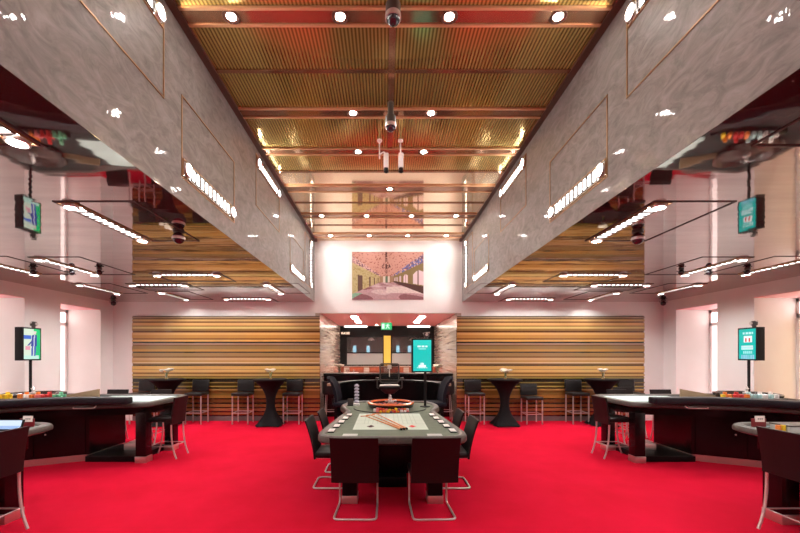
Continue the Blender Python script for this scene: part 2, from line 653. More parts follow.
def slat_panel(name, x0, x1):
    vs, fs, cs = [], [], []
    zlow = SLATS[0][0]
    for i, (z0, z1, c) in enumerate(SLATS):
        if i:
            z0 = SLATS[i - 1][1]
        dark = sum(c) < 260
        yf = ZB - .05 if dark else ZB - .075
        n = len(vs)
        vs += [(x0, yf, z0), (x1, yf, z0), (x1, yf, z1), (x0, yf, z1), (x0, ZB - .003, z0), (x1, ZB - .003, z0), (x1, ZB - .003, z1), (x0, ZB - .003, z1)]
        for f in ((0, 1, 2, 3), (5, 4, 7, 6), (4, 0, 3, 7), (1, 5, 6, 2), (3, 2, 6, 7), (4, 5, 1, 0)):
            fs.append(tuple(n + k for k in f))
            lc = lin(c)
            cs.append((lc[0] * .84, lc[1] * 1.04, min(1, lc[2] * 1.25)))
    me = bpy.data.meshes.new(name)
    me.from_pydata(vs, [], fs)
    at = me.color_attributes.new('Col', 'FLOAT_COLOR', 'CORNER')
    buf = []
    for c in cs:
        buf += [c[0], c[1], c[2], 1] * 4
    at.data.foreach_set('color', buf)
    me.materials.append(M['slats'])
    o = bpy.data.objects.new(name, me)
    COL.objects.link(o)
    return o, zlow


for side, x0, x1 in (('left', -6.52, AX - UO + .008), ('right', AX + UO - .008, 6.69)):
    o, zl = slat_panel('slat_panel', x0, x1)
    tag(o, 'golden brown slatted wood panel covering the far wall %s of the bar alcove' % side, 'wall panel', 'slatted wall panels')
    b = MB()
    b.b2(x0, x1, ZB - .06, ZB - .003, 0, zl - .002)
    struct(b.build('baseboard_' + side, mat('grey_skirting_' + side, (.13, .10, .10), .4), smooth=False))


# ================================================================== LIGHT FITTINGS
def light_panel(strip, lamp, joint):
    """square panel outlined by a joint, with a louvred strip and a round lamp at each end; faces local -Z, strip along Y"""
    r = thing('light_panel', '', 'light')
    p = MB()
    W, L = .73, 1.175
    for x in (-W / 2, W / 2):
        p.box((x, 0, -.003), (.012, L + .012, .006))
    for y in (-L / 2, L / 2):
        p.box((0, y, -.003), (W, .012, .006))
    p.build('panel_joint', joint, r, smooth=False)
    f = MB()
    for x in (-.075, .075):
        f.box((.27 + x, 0, -.006), (.008, L - .03, .012))
    for y in (-(L - .03) / 2, (L - .03) / 2):
        f.box((.27, y, -.006), (.15, .008, .012))
    f.build('strip_frame', M['brass'], r, smooth=False)
    d = MB()
    d.box((.27, 0, -.003), (.108, .876, .004))
    d.build('diffuser', strip, r, smooth=False)
    g = MB()
    # one ladder shaped grid, a single connected outline with ten openings
    n = 10
    xs, z0, z1 = (.208, .216, .324, .332), -.016, -.0055
    t = bmesh.new()
    ys = [-.44]
    for i in range(n):
        ys += [-.44 + .88 * (i + .13) / n, -.44 + .88 * (i + .87) / n]
    ys.append(.44)
    for z in (z0, z1):
        grid = [[t.verts.new((x, y, z)) for x in xs] for y in ys]
        for j in range(len(ys) - 1):
            for i in range(3):
                if i == 1 and j % 2 == 1:
                    continue
                t.faces.new((grid[j][i], grid[j][i + 1], grid[j + 1][i + 1], grid[j + 1][i]))
    t.verts.ensure_lookup_table()
    half_n = len(t.verts) // 2
    vs = list(t.verts)
    for e in [e for e in t.edges if len(e.link_faces) == 1 and e.verts[0].co.z == e.verts[1].co.z and abs(e.verts[0].co.z - z0) < 1e-5]:
        a, b = e.verts[0].index, e.verts[1].index
        t.verts.index_update()
        a, b = vs.index(e.verts[0]), vs.index(e.verts[1])
        t.faces.new((vs[a], vs[b], vs[b + half_n], vs[a + half_n]))
    g.add(t)
    g.build('louvre', M['gap'], r, smooth=False)
    for y in (-.51, .51):
        q = MB()
        q.lathe([(.066, 0), (.066, -.03), (.054, -.034), (.05, -.02), (.05, -.006)], 20, c=(.27, y, 0))
        lb = q.build('lamp_ring', M['chrome'], r)
        q = MB()
        q.lathe([(0, -.016), (.03, -.013), (.05, -.008), (.05, -.002), (0, -.002)], 20, c=(.27, y, 0))
        q.build('lamp', lamp, lb)
    return r


M['wall_strip'] = mat('lit_wall_strip', (1, 1, 1), emit=(1, .96, .92), strength=WALL)
M['wall_lamp'] = mat('lit_wall_lamp', (1, 1, 1), emit=(1, .965, .93), strength=110)
LP = light_panel(M['strip'], M['lamp'], M['gap'])
WP = light_panel(M['wall_strip'], M['wall_lamp'], M['brass'])
wp_used = []
lp_used = []
HP = HS - .0005
# (u, y, turn, words) - turn 0 strip along the room, 1 across; side-mirrored below
soffit = [
    (2.70, 3.98, 0, 'nearest the camera, beside the atrium edge'),
    (4.75, 5.91, 0, 'lengthwise, under the row of small cameras'),
    (5.74, 5.87, 0, 'beside the outer wall, nearer one of two'),
    (5.76, 7.87, 0, 'beside the outer wall, farther one of two'),
    (3.48, 6.74, 1, 'crosswise, nearest of three crosswise ones'),
    (4.52, 7.67, 1, 'crosswise, middle of three crosswise ones'),
    (4.72, 8.80, 0, 'above the outer bar table'),
    (3.45, 9.50, 1, 'crosswise, close against the far wall'),
    (2.12, 7.85, 0, 'at the inner far corner'),
]
for side, s in (('left', -1), ('right', 1)):
    for (u, y, turn, words) in soffit:
        if turn == 0:
            rz = 0 if s > 0 else pi           # strip lies on the outer edge
            if u == 2.70 and s > 0:
                rz = pi
        else:
            rz = -pi / 2 if s > 0 else -pi / 2
        yy = y if turn == 0 else y
        place(LP, lp_used, (AX + s * u, yy, HP), rz, 'lit strip panel in the %s side ceiling, %s' % (side, words), 'strip light panels in the side ceilings')
    # unseen fittings above and behind the camera, added for illumination
    for (u, y) in ((2.7, 1.9), (4.75, 2.9), (6.2, 3.3), (4.75, .9), (2.7, -.3), (5.6, -1.3)):
        place(LP, lp_used, (AX + s * u, y, HP), 0, 'unseen lit strip panel added to the %s side ceiling near the camera' % side, 'unseen strip light panels added near the camera')
    # on the atrium face: strips at the top edge of panels 1 and 3, at the bottom edge of 2 and 4
    for (y, h, up, words) in ((2.53, 4.19, 1, 'nearest, cut by the photo edge'), (3.985, 3.67, 0, 'second, strip along its bottom edge'),
                              (5.94, 4.19, 1, 'third, strip close under the ceiling'), (7.865, 3.67, 0, 'fourth, strip along its bottom edge')):
        # local -Z faces the atrium
        R = Matrix.Rotation(pi / 2 * s, 4, 'Y')
        if s < 0:
            flip = up
        else:
            flip = up
        # local +X (strip side) must point to world +/-Z
        x_up = (R @ Vector((1, 0, 0))).z > 0
        if x_up != bool(up):
            R = R @ Matrix.Rotation(pi, 4, 'Z')
        place(WP, wp_used, (AX + s * (UA - .0005), y, h), 0, 'lit strip panel on the %s marbled atrium wall, %s' % (side, words),
              'strip light panels on the atrium walls', rot=R.to_euler())
    R = Matrix.Rotation(pi / 2 * s, 4, 'Y') @ Matrix.Rotation(pi / 2, 4, 'Z')
    place(WP, wp_used, (AX + s * (UA - .0005), 9.0, 3.93), 0, 'upright lit strip panel at the far end of the %s atrium wall' % side,
          'strip light panels on the atrium walls', rot=R.to_euler())


def downlight():
    r = thing('downlight', '', 'downlight')
    q = MB()
    q.lathe([(.074, 0), (.074, -.007), (.066, -.010), (.050, -.006), (.041, -.002), (.041, 0)], 20)
    q.build('bezel', M['bronze'], r)
    q = MB()
    q.lathe([(0, -.0025), (.041, -.002), (.041, -.0005), (0, -.0005)], 20)
    q.build('lens', M['down'], r)
    return r


DL = downlight()
dl_used = []
rows = [(3.303, (-1.43, -.477, .477, 1.43), 'front'), (4.62, (-.477, .477), 'second'), (5.50, (-.477, .477), 'third'), (6.73, (0,), 'fourth'),
        (8.035, (-1.43, -.477, .477, 1.43), 'fifth'), (9.36, (-1.43, -.477, .477, 1.43), 'farthest')]
names4 = ('outer left', 'inner left', 'inner right', 'outer right')
for y, xs, rw in rows:
    for i, x in enumerate(xs):
        nm = names4[i] if len(xs) == 4 else (('left', 'right')[i] if len(xs) == 2 else 'only')
        place(DL, dl_used, (AX + x, y, HC - .012), 0, 'round lit downlight in the copper ceiling beams, %s in the %s row' % (nm, rw), 'atrium ceiling downlights')
for y in (1.9, .48, -.9):  # unseen rows added to light the room
    for x in (-1.43, -.477, .477, 1.43):
        place(DL, dl_used, (AX + x, y, HC - .012), 0, 'unseen round lit downlight added above the camera', 'unseen downlights added above the camera')


# ================================================================== SMALL CEILING FITTINGS
def pendant_dome(label, y, drop):
    r = thing('dome_camera', label, 'camera', (AX - .018, y, HC - .0165), 0, 'dome cameras')
    q = MB()
    q.lathe([(0, 0), (.035, 0), (.035, -drop + .1), (.062, -drop + .1), (.062, -drop), (0, -drop)], 20)
    q.build('housing', M['grey_plastic'], r)
    q = MB()
    q.lathe([(.064, -drop + .02), (.066, -drop - .01), (.066, -drop - .02), (.05, -drop - .02)], 20)
    q.build('ring', M['chrome'], r)
    q = MB()
    q.lathe([(.058, -drop - .012)] + [(.058 * cos(a), -drop - .012 - .058 * sin(a)) for a in [pi / 2 * k / 6 for k in range(1, 6)]] + [(0, -drop - .07)], 20)
    q.build('dome', M['dome'], r)


pendant_dome('dome camera on the ceiling spine nearest the camera, between two downlights', 3.12, .16)
pendant_dome('dome camera hanging farther along the ceiling spine above the two white cameras', 4.42, .27)


def white_camera(label, x, y, s):
    r = thing('security_camera', label, 'camera', (x, y, HC - .0005), 0, 'white security cameras')
    q = MB()
    q.lathe([(0, 0), (.035, 0), (.035, -.02), (.01, -.025), (.01, -.26), (0, -.26)], 12)
    q.build('stem', M['white_plastic'], r)
    q = MB()
    q.tube(fillet([(0, 0, -.2), (s * .06, 0, -.16), (s * .09, 0, -.2)], .03), .01)
    q.build('bracket', M['white_plastic'], r)
    q = MB()
    q.box((s * .09, 0, -.29), (.07, .08, .2), .012)
    q.build('body', M['white_plastic'], r)
    q = MB()
    q.lathe([(0, 0), (.03, 0), (.034, -.05), (.024, -.06), (.02, -.05), (0, -.05)], 14, c=(s * .09, 0, -.39))
    q.build('lens', M['matte_black'], r)


white_camera('white security camera hung from the gold ceiling, left one of the pair', -.075, 5.22, 1)
white_camera('white security camera hung from the gold ceiling, right one of the pair', .215, 5.22, .05)


def ball_camera(label, x, y, r_, arm):
    r = thing('ball_camera', label, 'camera', (x, y, HS - .0005), 0, 'ball cameras under the side ceilings')
    q = MB()
    q.lathe([(0, 0), (r_ * .9, 0), (r_ * .9, -.018), (0, -.018)], 16)
    q.build('mount', M['grey_plastic'], r)
    q = MB()
    q.lathe([(0, -.012)] + [(r_ * sin(a), -.015 - r_ + r_ * cos(a)) for a in [pi * k / 10 for k in range(1, 10)]] + [(0, -.015 - 2 * r_)], 18)
    q.build('dome', M['dome'], r)
    q = MB()
    if arm:
        q.tube([(-r_ * 1.7, 0, -.04), (r_ * 1.7, 0, -.04)], .008)
        q.build('arm', M['grey_plastic'], r)
    else:
        q.lathe([(r_ * .98, -.03 - r_), (r_ * 1.05, -.02 - r_), (r_ * 1.05, -.01 - r_), (r_ * .98, -.0 - r_)], 18)
        q.build('ring', M['chrome'], r)


for side, s in (('left', -1), ('right', 1)):
    ball_camera('dark dome camera under the %s side ceiling next to the atrium edge' % side, AX + s * (2.38 if s < 0 else 2.74), 4.2 if s < 0 else 4.22, .065, False)
    ball_camera('small dark camera under the %s side ceiling, outermost of the row of three' % side, AX + s * 5.72, 6.05, .042, True)
    ball_camera('small dark camera under the %s side ceiling, middle of the row of three' % side, AX + s * 5.12, 6.07, .042, True)
    ball_camera('small dark camera under the %s side ceiling, innermost of the row of three' % side, AX + s * 4.66, 6.05, .042, True)
    ball_camera('small dark camera in the far %s corner of the room' % side, AX + s * 6.95, 9.55, .06, True)


# ================================================================== PICTURE OVER THE ALCOVE
def hall(u, v):
    rnd = random.Random(int(u * 97) * 1000 + int(v * 61)).random()
    dx, dy = u - .48, v - .42
    cand = [(-dx, 'L'), (dx * .92, 'R'), (-dy / .625, 'F'), (dy / .75, 'C')]
    m, k = max(cand)
    if m < .095:
        if .43 < u < .47 or .5 < u < .53:
            return (240, 225, 205)
        return (110, 130, 105) if abs(dx) < .03 else (175, 140, 110)
    d = 1 / m
    if abs(dx) < .012 and v > .55 and rnd > .25 or (abs(dx) < .06 and .66 < v < .74 and rnd > .45):
        return (95, 55, 50)
    if k == 'F':
        c = (205, 165, 170)
        n = sin(d * 3.1) + sin(dx / m * 5 + d)
        if dx > 0 and 2.2 < d < 4.2:
            c = (245, 228, 222)
        elif n > .8:
            c = (232, 205, 205)
        elif n < -.9:
            c = (150, 100, 105)
        if dx / m < -.75 and d < 2.2:
            c = (150, 200, 170)
        return tuple(q * (.93 + .12 * rnd) for q in c)
    if k == 'C':
        c = (222, 166, 150)
        if rnd > .9:
            c = (150, 85, 70)
        if abs(dx / m) > .72:
            c = (235, 190, 180) if rnd > .4 else (130, 95, 110)
            if dx > 0 and rnd > .6:
                c = (110, 125, 190)
        return c
    ph = (d * .62) % 1.0
    hh = dy / m
    if k == 'R':
        if .25 < ph < .8 and -.25 < hh < .5 - abs(ph - .52) * .7:
            return (250, 225, 228) if (abs(ph - .52) > .03) else (150, 120, 115)
        return (150, 128, 84) if hh > -.3 else (90, 60, 55)
    if d < 1.35:
        if hh < .42 and hh > -.35:
            return (230, 120, 120) if rnd > .3 else (120, 50, 50)
        return (170, 120, 100)
    if .55 < ph < .85 and hh < .25:
        return (110, 80, 70)
    return (210, 192, 140) if rnd > .25 else (180, 160, 105)


pic = thing('wall_picture', 'unframed colour photograph of a derelict hallway hanging above the bar alcove', 'picture', (.072, ZB - .001, 3.75))
q = MB()
q.box((0, -.016, 0), (1.856, .028, 1.246))
q.build('canvas_edge', M['paper'], pic, smooth=False)
picture('print', 1.85, 1.24, 150, 100, lambda u, v: tuple(q * .84 + 4 for q in hall(u, v)), M['print'], pic, (0, -.0315, 0))


# ================================================================== CENTRAL ROULETTE TABLE
def half(pts):
    return pts + [(-x, y) for x, y in reversed(pts)]


CT = half([(.0, 4.12), (.66, 4.12), (.83, 4.22), (.87, 4.42), (.80, 5.3), (.735, 5.95), (.73, 6.15), (.80, 6.38), (.87, 6.6), (.88, 6.95), (.80, 7.25), (.55, 7.42), (0, 7.45)])
CT = [(AX + x, y) for i, (x, y) in enumerate(CT) if i not in (13, 25)]
CT = rounded(CT, .12, 4)
H0 = .79
rt = thing('roulette_table', 'long green roulette table in the middle of the red carpet', 'gaming table', (0, 0, 0))
q = MB()
q.sweep(CT, [(.0, H0 - .06), (.0, H0 - .02), (.012, H0 + .004), (.04, H0 + .016), (.075, H0 + .01), (.09, H0 - .004), (.09, H0 - .06), (.05, H0 - .085), (.02, H0 - .08)])
q.build('armrest_rail', M['rail'], rt)
q = MB()
q.prism(offset(CT, .085), H0 - .055, H0 - .012)
q.build('felt_top', M['felt'], rt, smooth=False)
q = MB()
q.prism(offset(CT, .17), H0 - .22, H0 - .056)
q.build('apron', M['black'], rt)
for sx in (-1, 1):
    for y in (4.40, 6.75):
        x = AX + sx * .49
        l = MB()
        l.box((x, y, .33), (.17, .17, .48), .006)
        leg = l.build('leg', M['black'], rt)
        l = MB()
        l.box((x, y, .045), (.18, .18, .09), .004)
        l.build('foot', M['steel'], leg)
q = MB()
q.b2(AX - .2, AX + .2, 4.85, 6.75, 0, .13, .01)
q.b2(AX - .33, AX + .33, 5.0, 6.6, .13, .57, .01)
q.build('pedestal', M['black'], rt)


def layout_fn(u, v):
    for cx, col in ((.23, (70, 40, 40)), (.80, (225, 80, 75))):
        if abs(u - cx) / .055 + abs(v - .17) / .07 < 1:
            return col
    base = (196, 206, 192)
    # grid of number boxes
    for k in range(1, 14):
        if abs(u - (.06 + .88 * k / 14)) < .0055 and .3 < v < .97:
            return (176, 188, 174)
    for b in (.3, .52, .74, .97):
        if abs(v - b) < .008:
            return (176, 188, 174)
    if abs(v - .05) < .01 or abs(u - .02) < .006 or abs(u - .98) < .006:
        return (205, 212, 200)
    return base


lay = picture('layout', .94, 1.28, 90, 64, layout_fn, M['layout'], rt, (.07, 5.30, H0 - .0105), plane='XY')
for sx in (-1, 1):
    for i, y in enumerate((4.55, 4.85, 5.15, 5.45, 5.75)):
        x = AX + sx * (.74 - (y - 4.4) * .083)
        tr = MB()
        tr.box((x, y, H0 - .006), (.075, .17, .012), .003)
        tray = tr.build('chip_tray', M['matte_black'], rt)
        tr = MB()
        tr.box((x, y, H0 + .006), (.07, .16, .008), .003)
        tr.build('tray_plate', M['white_plastic'], tray)
for sx, w_ in ((-1, 'left'), (1, 'right')):
    q = MB()
    q.box((AX + sx * .485, 4.34, H0 - .009), (.17, .11, .006), .001)
    tag(q.build('limit_card', M['card'], smooth=False), 'small pale card lying at the near %s corner of the central table' % w_, 'card', 'cards on the central table')
q = MB()
q.tube([(AX + cos(a) * .62, 6.55 - sin(a) * .62 * .95, H0 - .008) for a in [pi * (.02 + .96 * k / 30) for k in range(31)]], .008, 6)
q.build('felt_border', M['matte_black'], rt)

# wheel
wh = thing('roulette', 'round orange wooden roulette wheel at the far end of the central table', 'roulette wheel', (AX + .015, 6.55, H0 - .012))
q = MB()
q.lathe([(0, 0), (.31, 0), (.385, .03), (.40, .085), (.395, .095), (.385, .085), (.375, .04), (.3, .03), (0, .03)], 48)
q.build('bowl', M['dark_wood'], wh)
q = MB()
q.lathe([(.34, .088), (.345, .112), (.375, .118), (.398, .112), (.402, .092), (.38, .08)], 48)
q.lathe([(.34, .088), (.38, .08)], 48)
q.build('rim', M['red_wood'], wh)
ro = MB()
ro.lathe([(.33, .045), (.25, .04), (.16, .062), (.06, .085), (0, .09)], 48)
rotor = ro.build('rotor', M['red_wood'], wh)
pk = picture('pocket_ring', .62, .62, 74, 74, lambda u, v: ((40, 20, 18) if int((math.atan2(v - .5, u - .5) / (2 * pi) + .5) * 37) % 2 else (190, 40, 30)), M['layout'], None, (0, 0, 0), plane='XY')
bpy.data.objects.remove(pk)
for k in range(2):
    rg = MB()
    for i in range(37):
        if i % 2 == k:
            a0, a1 = 2 * pi * i / 37, 2 * pi * (i + .9) / 37
            rg.loft([[(r * cos(a), r * sin(a), z) for r, z in ((.25, .044), (.325, .05), (.325, .056), (.25, .05))] for a in (a0, (a0 + a1) / 2, a1)])
    rg.build('pockets', CH['red'] if k else M['matte_black'], rotor)
q = MB()
q.lathe([(0, .085), (.045, .088), (.05, .105), (.02, .12), (.016, .15), (.03, .165), (.016, .18), (.01, .205), (.018, .215), (0, .23)], 20)
for i in range(4):
    a = pi / 2 * i + .4
    q.tube([(0, 0, .125), (.09 * cos(a), .09 * sin(a), .128)], .008)
    q.lathe([(0, -.016), (.014, -.008), (.016, 0), (.014, .008), (0, .016)], 10, c=(.095 * cos(a), .095 * sin(a), .128))
q.build('turret', M['chrome'], wh)


def chip_stack(x, y, z, n, colour, label, group, r=.021):
    q = MB()
    for i in range(n):
        q.lathe([(0, i * .0042), (r, i * .0042), (r * 1.0, i * .0042 + .0034), (r * .96, i * .0042 + .0042), (0, i * .0042 + .0042)], 14, c=(0, 0, 0))
    o = q.build('chip_stack', CH[colour])
    o.location = (x, y, z)
    return tag(o, label, 'chips', group)


seq = ['white', 'pink', 'red', 'red', 'pink', 'yellow', 'orange', 'yellow', 'purple', 'red', 'orange', 'white']
ordn = ['first', 'second', 'third', 'fourth', 'fifth', 'sixth', 'seventh', 'eighth', 'ninth', 'tenth', 'eleventh', 'twelfth']
for i, c in enumerate(seq):
    a = radians(-90 + (i - 5.5) * 6.2)
    chip_stack(AX + .015 + .475 * cos(a), 6.55 + .475 * sin(a), H0 - .0118, 11 + (i * 5) % 6, c,
               'stack of %s chips before the wheel, %s from the left of the arc' % (c, ordn[i]), 'chip stacks before the central wheel', .022)
    if 0 < i < 11:
        chip_stack(AX + .015 + .525 * cos(a + .05), 6.55 + .525 * sin(a + .05), H0 - .0118, 6 + (i * 3) % 5, seq[(i + 3) % 12],
                   'low stack of %s chips in the front chip arc, %s from the left' % (seq[(i + 3) % 12], ordn[i - 1]), 'chip stacks before the central wheel', .022)

# rakes
for i, (x0, y0, x1, y1, wds) in enumerate(((-.30, 5.66, .19, 4.64, 'leftmost'), (-.225, 5.75, .226, 4.66, 'middle'), (-.13, 5.87, .262, 4.68, 'rightmost'))):
    r = thing('croupier_rake', 'long orange wooden rake lying across the light layout, %s of the fan of three' % wds, 'rake', (0, 0, H0 - .010), 0, 'rakes on the central table')
    q = MB()
    q.tube([(x1, y1, .013), (x0 + (x1 - x0) * .6, y0 + (y1 - y0) * .6, .012), (x0, y0, .007)], .013, 8, r1=.005)
    q.build('handle', M['stick'], r)
    dx, dy = x1 - x0, y1 - y0
    L = math.hypot(dx, dy)
    px, py = -dy / L, dx / L
    q = MB()
    q.tube([(x0 - px * .07, y0 - py * .07, .007), (x0 + px * .07, y0 + py * .07, .007)], .006, 6)
    q.build('rake_head', M['stick'], r)
    q = MB()
    q.tube([(x1, y1, .013), (x1 + dx / L * .03, y1 + dy / L * .03, .013)], .0128, 8)
    q.build('end_cap', M['matte_black'], r)


# monitors ----------------------------------------------------------------
def teal(u, v):
    if .76 < v < .83 and .22 < u < .78:
        return (225, 250, 245) if int(u * 24) % 5 else (60, 205, 195)
    if .70 < v < .73 and .3 < u < .7:
        return (150, 232, 225)
    if .13 < v < .19 and .28 < u < .72:
        return (235, 252, 250)
    if .20 < v < .26 and .38 < u < .62 and int(u * 20) % 4:
        return (225, 248, 245)
    if .09 < v < .12 and .22 < u < .78 and int(u * 30) % 4:
        return (190, 240, 235)
    return (22, 190, 180) if v < .8 else (40, 200, 188)


def suit(u, v):
    bg = (210, 226, 205) if u < .62 else (30, 190, 120)
    if v > .62 and u > .58:
        bg = (20, 200, 120)
    if u < .45 and .66 < v < .78:
        bg = (70, 110, 200)
    if .1 < u < .38 and .3 < v < .42:
        bg = (225, 150, 170)
    if v < .12 and u < .9:
        bg = (190, 230, 215)
    c = .66 - .1 * (1 - v)
    if abs(u - c - .02) < .08 and .82 < v < .93:
        return (225, 205, 200)
    if .42 < v < .80 and abs(u - c) < .15 + (.8 - v) * .1:
        return (60, 75, 150) if abs(u - c) > .03 else (200, 205, 230)
    if .1 < v <= .42 and .03 < abs(u - c) < .14:
        return (75, 95, 175)
    if .45 < v < .62 and .2 < u < .5 and abs((u - .2) * .6 + .42 - v) < .03:
        return (60, 75, 150)
    return bg


def promo(u, v):
    if .55 < v < .76 and .28 < u < .8:
        if abs(u - .42) < .05 and .58 < v < .69 or abs(u - .64) < .05 and .58 < v < .69:
            return (210, 60, 60)
        return (235, 240, 240)
    if .30 < v < .45 and .15 < u < .85:
        return (215, 240, 240) if int(v * 60) % 3 else (120, 215, 210)
    if .82 < v < .9 and .2 < u < .85 and int(u * 22) % 4:
        return (190, 238, 235)
    if v < .14 and int(u * 30) % 3 and .1 < u < .9:
        return (150, 200, 225)
    if .18 < v < .26 and .25 < u < .8 and int(u * 26) % 3:
        return (160, 230, 228)
    return (18, 182, 172)


def monitor(label, loc, rz, fn, pole_x, z0, w=.37, h=.60, group='screens on poles'):
    """screen faces local -Y; z0 = height of the foot, screen bottom at 'bot' above it"""
    r = thing('monitor_stand', label, 'screen', (loc[0], loc[1], z0), rz, group)
    bot = loc[2] - z0
    q = MB()
    q.lathe([(0, 0), (.09, 0), (.09, .012), (.03, .02), (0, .02)], 24, c=(pole_x, .03, 0))
    q.build('base_plate', M['matte_black'], r)
    q = MB()
    q.lathe([(0, .018), (.022, .018), (.022, bot + .02), (0, bot + .02)], 16, c=(pole_x, .03, 0))
    q.build('pole', M['matte_black'], r)
    q = MB()
    q.box((0, .07, bot + h / 2), (w, .14, h), .006)
    q.build('housing', M['matte_black'], r)
    picture('screen', w - .05, h - .05, 34, 56, fn, M['screen'], r, (0, -.0015, bot + h / 2))
    q = MB()
    q.lathe([(0, h + bot), (.03, h + bot), (.03, h + bot + .03), (.05, h + bot + .04), (.05, h + bot + .1), (.03, h + bot + .115), (0, h + bot + .12)], 14, c=(.08, .05, 0))
    cm = q.build('sensor', M['grey_plastic'], r)
    q = MB()
    q.tube([(.08, .0, h + bot + .07), (.08, -.02, h + bot + .07)], .025, 12)
    q.tube([(.02, .05, h + bot + .09), (.14, .05, h + bot + .11)], .014, 8)
    q.build('sensor_lens', M['chrome'], cm)
    return r


monitor('bright teal screen on a pole at the far end of the central table', (.66, 6.7, 1.39), 0, teal, .055, H0 - .0115)

# chip tower and handset at the wheel end
r = thing('chip_tower', 'column of pale stacked acrylic rings left of the central wheel', 'chip holder', (-.52, 6.93, H0 - .0115))
q = MB()
q.box((0, -.03, .02), (.1, .12, .04), .006)
q.build('base', M['white_plastic'], r)
for i in range(6):
    q = MB()
    q.lathe([(0, .045 + i * .058), (.03, .045 + i * .058), (.046, .058 + i * .058), (.046, .074 + i * .058), (.03, .088 + i * .058), (.018, .094 + i * .058), (.018, .103 + i * .058), (0, .103 + i * .058)], 18)
    q.build('ring', M['pearl'], r)
r = thing('display_unit', 'small dark display box beside the pale ring column', 'display', (-.63, 6.88, H0 - .0115))
q = MB()
q.box((0, 0, .008), (.1, .09, .016), .004)
q.build('base', M['matte_black'], r)
q = MB()
q.box((0, .01, .07), (.1, .03, .11), .006)
q.build('body', M['grey_plastic'], r)


# ================================================================== CHAIRS
def cantilever_chair():
    """faces +Y, back at -Y (y=0 is the backrest plane)"""
    r = thing('cantilever_chair', '', 'chair')
    W = .49
    q = MB()
    q.box((0, .26, .43), (W - .02, .46, .07), .025, 3)
    q.build('seat', M['brown_leather'], r)
    t = bmesh.new()
    q = MB()
    th = .028
    prof = []
    for k in range(9):
        z = .385 + (.872 - .385) * k / 8
        f = k / 8
        prof.append((-.12 * f * f * .6 - .05 * f + .03, z))
    rings = []
    for i in range(9):
        x = -W / 2 + W * i / 8
        bow = .012 * (1 - (2 * i / 8 - 1) ** 2)
        e = .004 if i in (0, 8) else 0
        rings.append([(x, y - th / 2 + e - bow, z) for y, z in prof] + [(x, y + th / 2 - e - bow, z) for y, z in reversed(prof)])
    q.loft(rings)
    q.build('backrest', M['brown_leather'], r)
    q = MB()
    w = .215
    path = [(-w, .04, .40), (-w, .46, .40), (-w, .475, .013), (-w - .006, .0, .013), (w + .006, .0, .013), (w, .475, .013), (w, .46, .40), (w, .04, .40)]
    q.tube(fillet(path, .06, 5), .0108, 10)
    q.build('frame', M['chrome'], r)
    return r


CC = cantilever_chair()
cu = []
g = 'chairs around the central table'
place(CC, cu, (-.31, 3.87, 0), radians(-1), 'dark brown cantilever chair, its back to the camera, left of the front pair', g)
place(CC, cu, (.512, 3.87, 0), radians(2.5), 'dark brown cantilever chair, its back to the camera, right of the front pair', g)
place(CC, cu, (AX - 1.0, 5.0, 0), -pi / 2, 'dark cantilever chair left of the central table, nearer of two', g)
place(CC, cu, (AX - .955, 5.66, 0), -pi / 2, 'dark cantilever chair on the left long side of the central table, farther of two', g)
place(CC, cu, (AX + 1.0, 5.0, 0), pi / 2, 'dark cantilever chair on the right long side of the central table, nearer of two', g)
place(CC, cu, (AX + .955, 5.66, 0), pi / 2, 'dark cantilever chair on the right long side of the central table, farther of two', g)


def five_star(r, col_top, m=None):
    q = MB()
    q.lathe([(0, .1), (.03, .1), (.03, col_top - .15), (.02, col_top - .15), (.02, col_top), (0, col_top)], 14)
    q.build('gas_column', M['chrome'], r)
    q = MB()
    for k in range(5):
        a = 2 * pi * k / 5 + .3
        q.tube([(0, 0, .11), (.28 * cos(a), .28 * sin(a), .07)], .024, 8, r1=.014)
    b = q.build('star_base', M['matte_black'], r)
    for k in range(5):
        a = 2 * pi * k / 5 + .3
        q = MB()
        q.tube([(.28 * cos(a) - .02 * sin(a), .28 * sin(a) + .02 * cos(a), .028), (.28 * cos(a) + .02 * sin(a), .28 * sin(a) - .02 * cos(a), .028)], .028, 12)
        q.tube([(.28 * cos(a), .28 * sin(a), .03), (.28 * cos(a), .28 * sin(a), .075)], .008, 6)
        q.build('caster', M['matte_black'], b)
    q = MB()
    q.tube([(.2 * cos(2 * pi * k / 24), .2 * sin(2 * pi * k / 24), .3) for k in range(24)], .011, 8, closed=True)
    for k in range(3):
        a = 2 * pi * k / 3
        q.tube([(0.025 * cos(a), .025 * sin(a), .3), (.2 * cos(a), .2 * sin(a), .3)], .008, 6)
    q.build('foot_ring', M['chrome'], r)


def croupier_chair():
    """faces +Y"""
    r = thing('croupier_chair', '', 'chair')
    five_star(r, .68)
    q = MB()
    q.box((0, 0, .72), (.46, .45, .09), .035, 3)
    q.build('seat', M['navy'], r)
    q = MB()
    rings = []
    for i in range(9):
        x = -.21 + .42 * i / 8
        bow = .035 * (2 * i / 8 - 1) ** 2
        pf = []
        for k in range(11):
            f = k / 10
            z = .70 + .57 * f
            y = -.20 - .15 * f + .05 * sin(pi * f) + bow
            pf.append((y, z - .04 * abs(2 * i / 8 - 1) ** 3 * (f > .85)))
        th = .035
        rings.append([(x, y - th, z) for y, z in pf] + [(x, y + th * .6, z) for y, z in reversed(pf)])
    q.loft(rings)
    q.build('backrest', M['navy'], r)
    q = MB()
    q.tube(fillet([(0, 0, .665), (0, -.27, .66), (0, -.29, .82)], .06), .02)
    q.build('back_bracket', M['matte_black'], r)
    return r


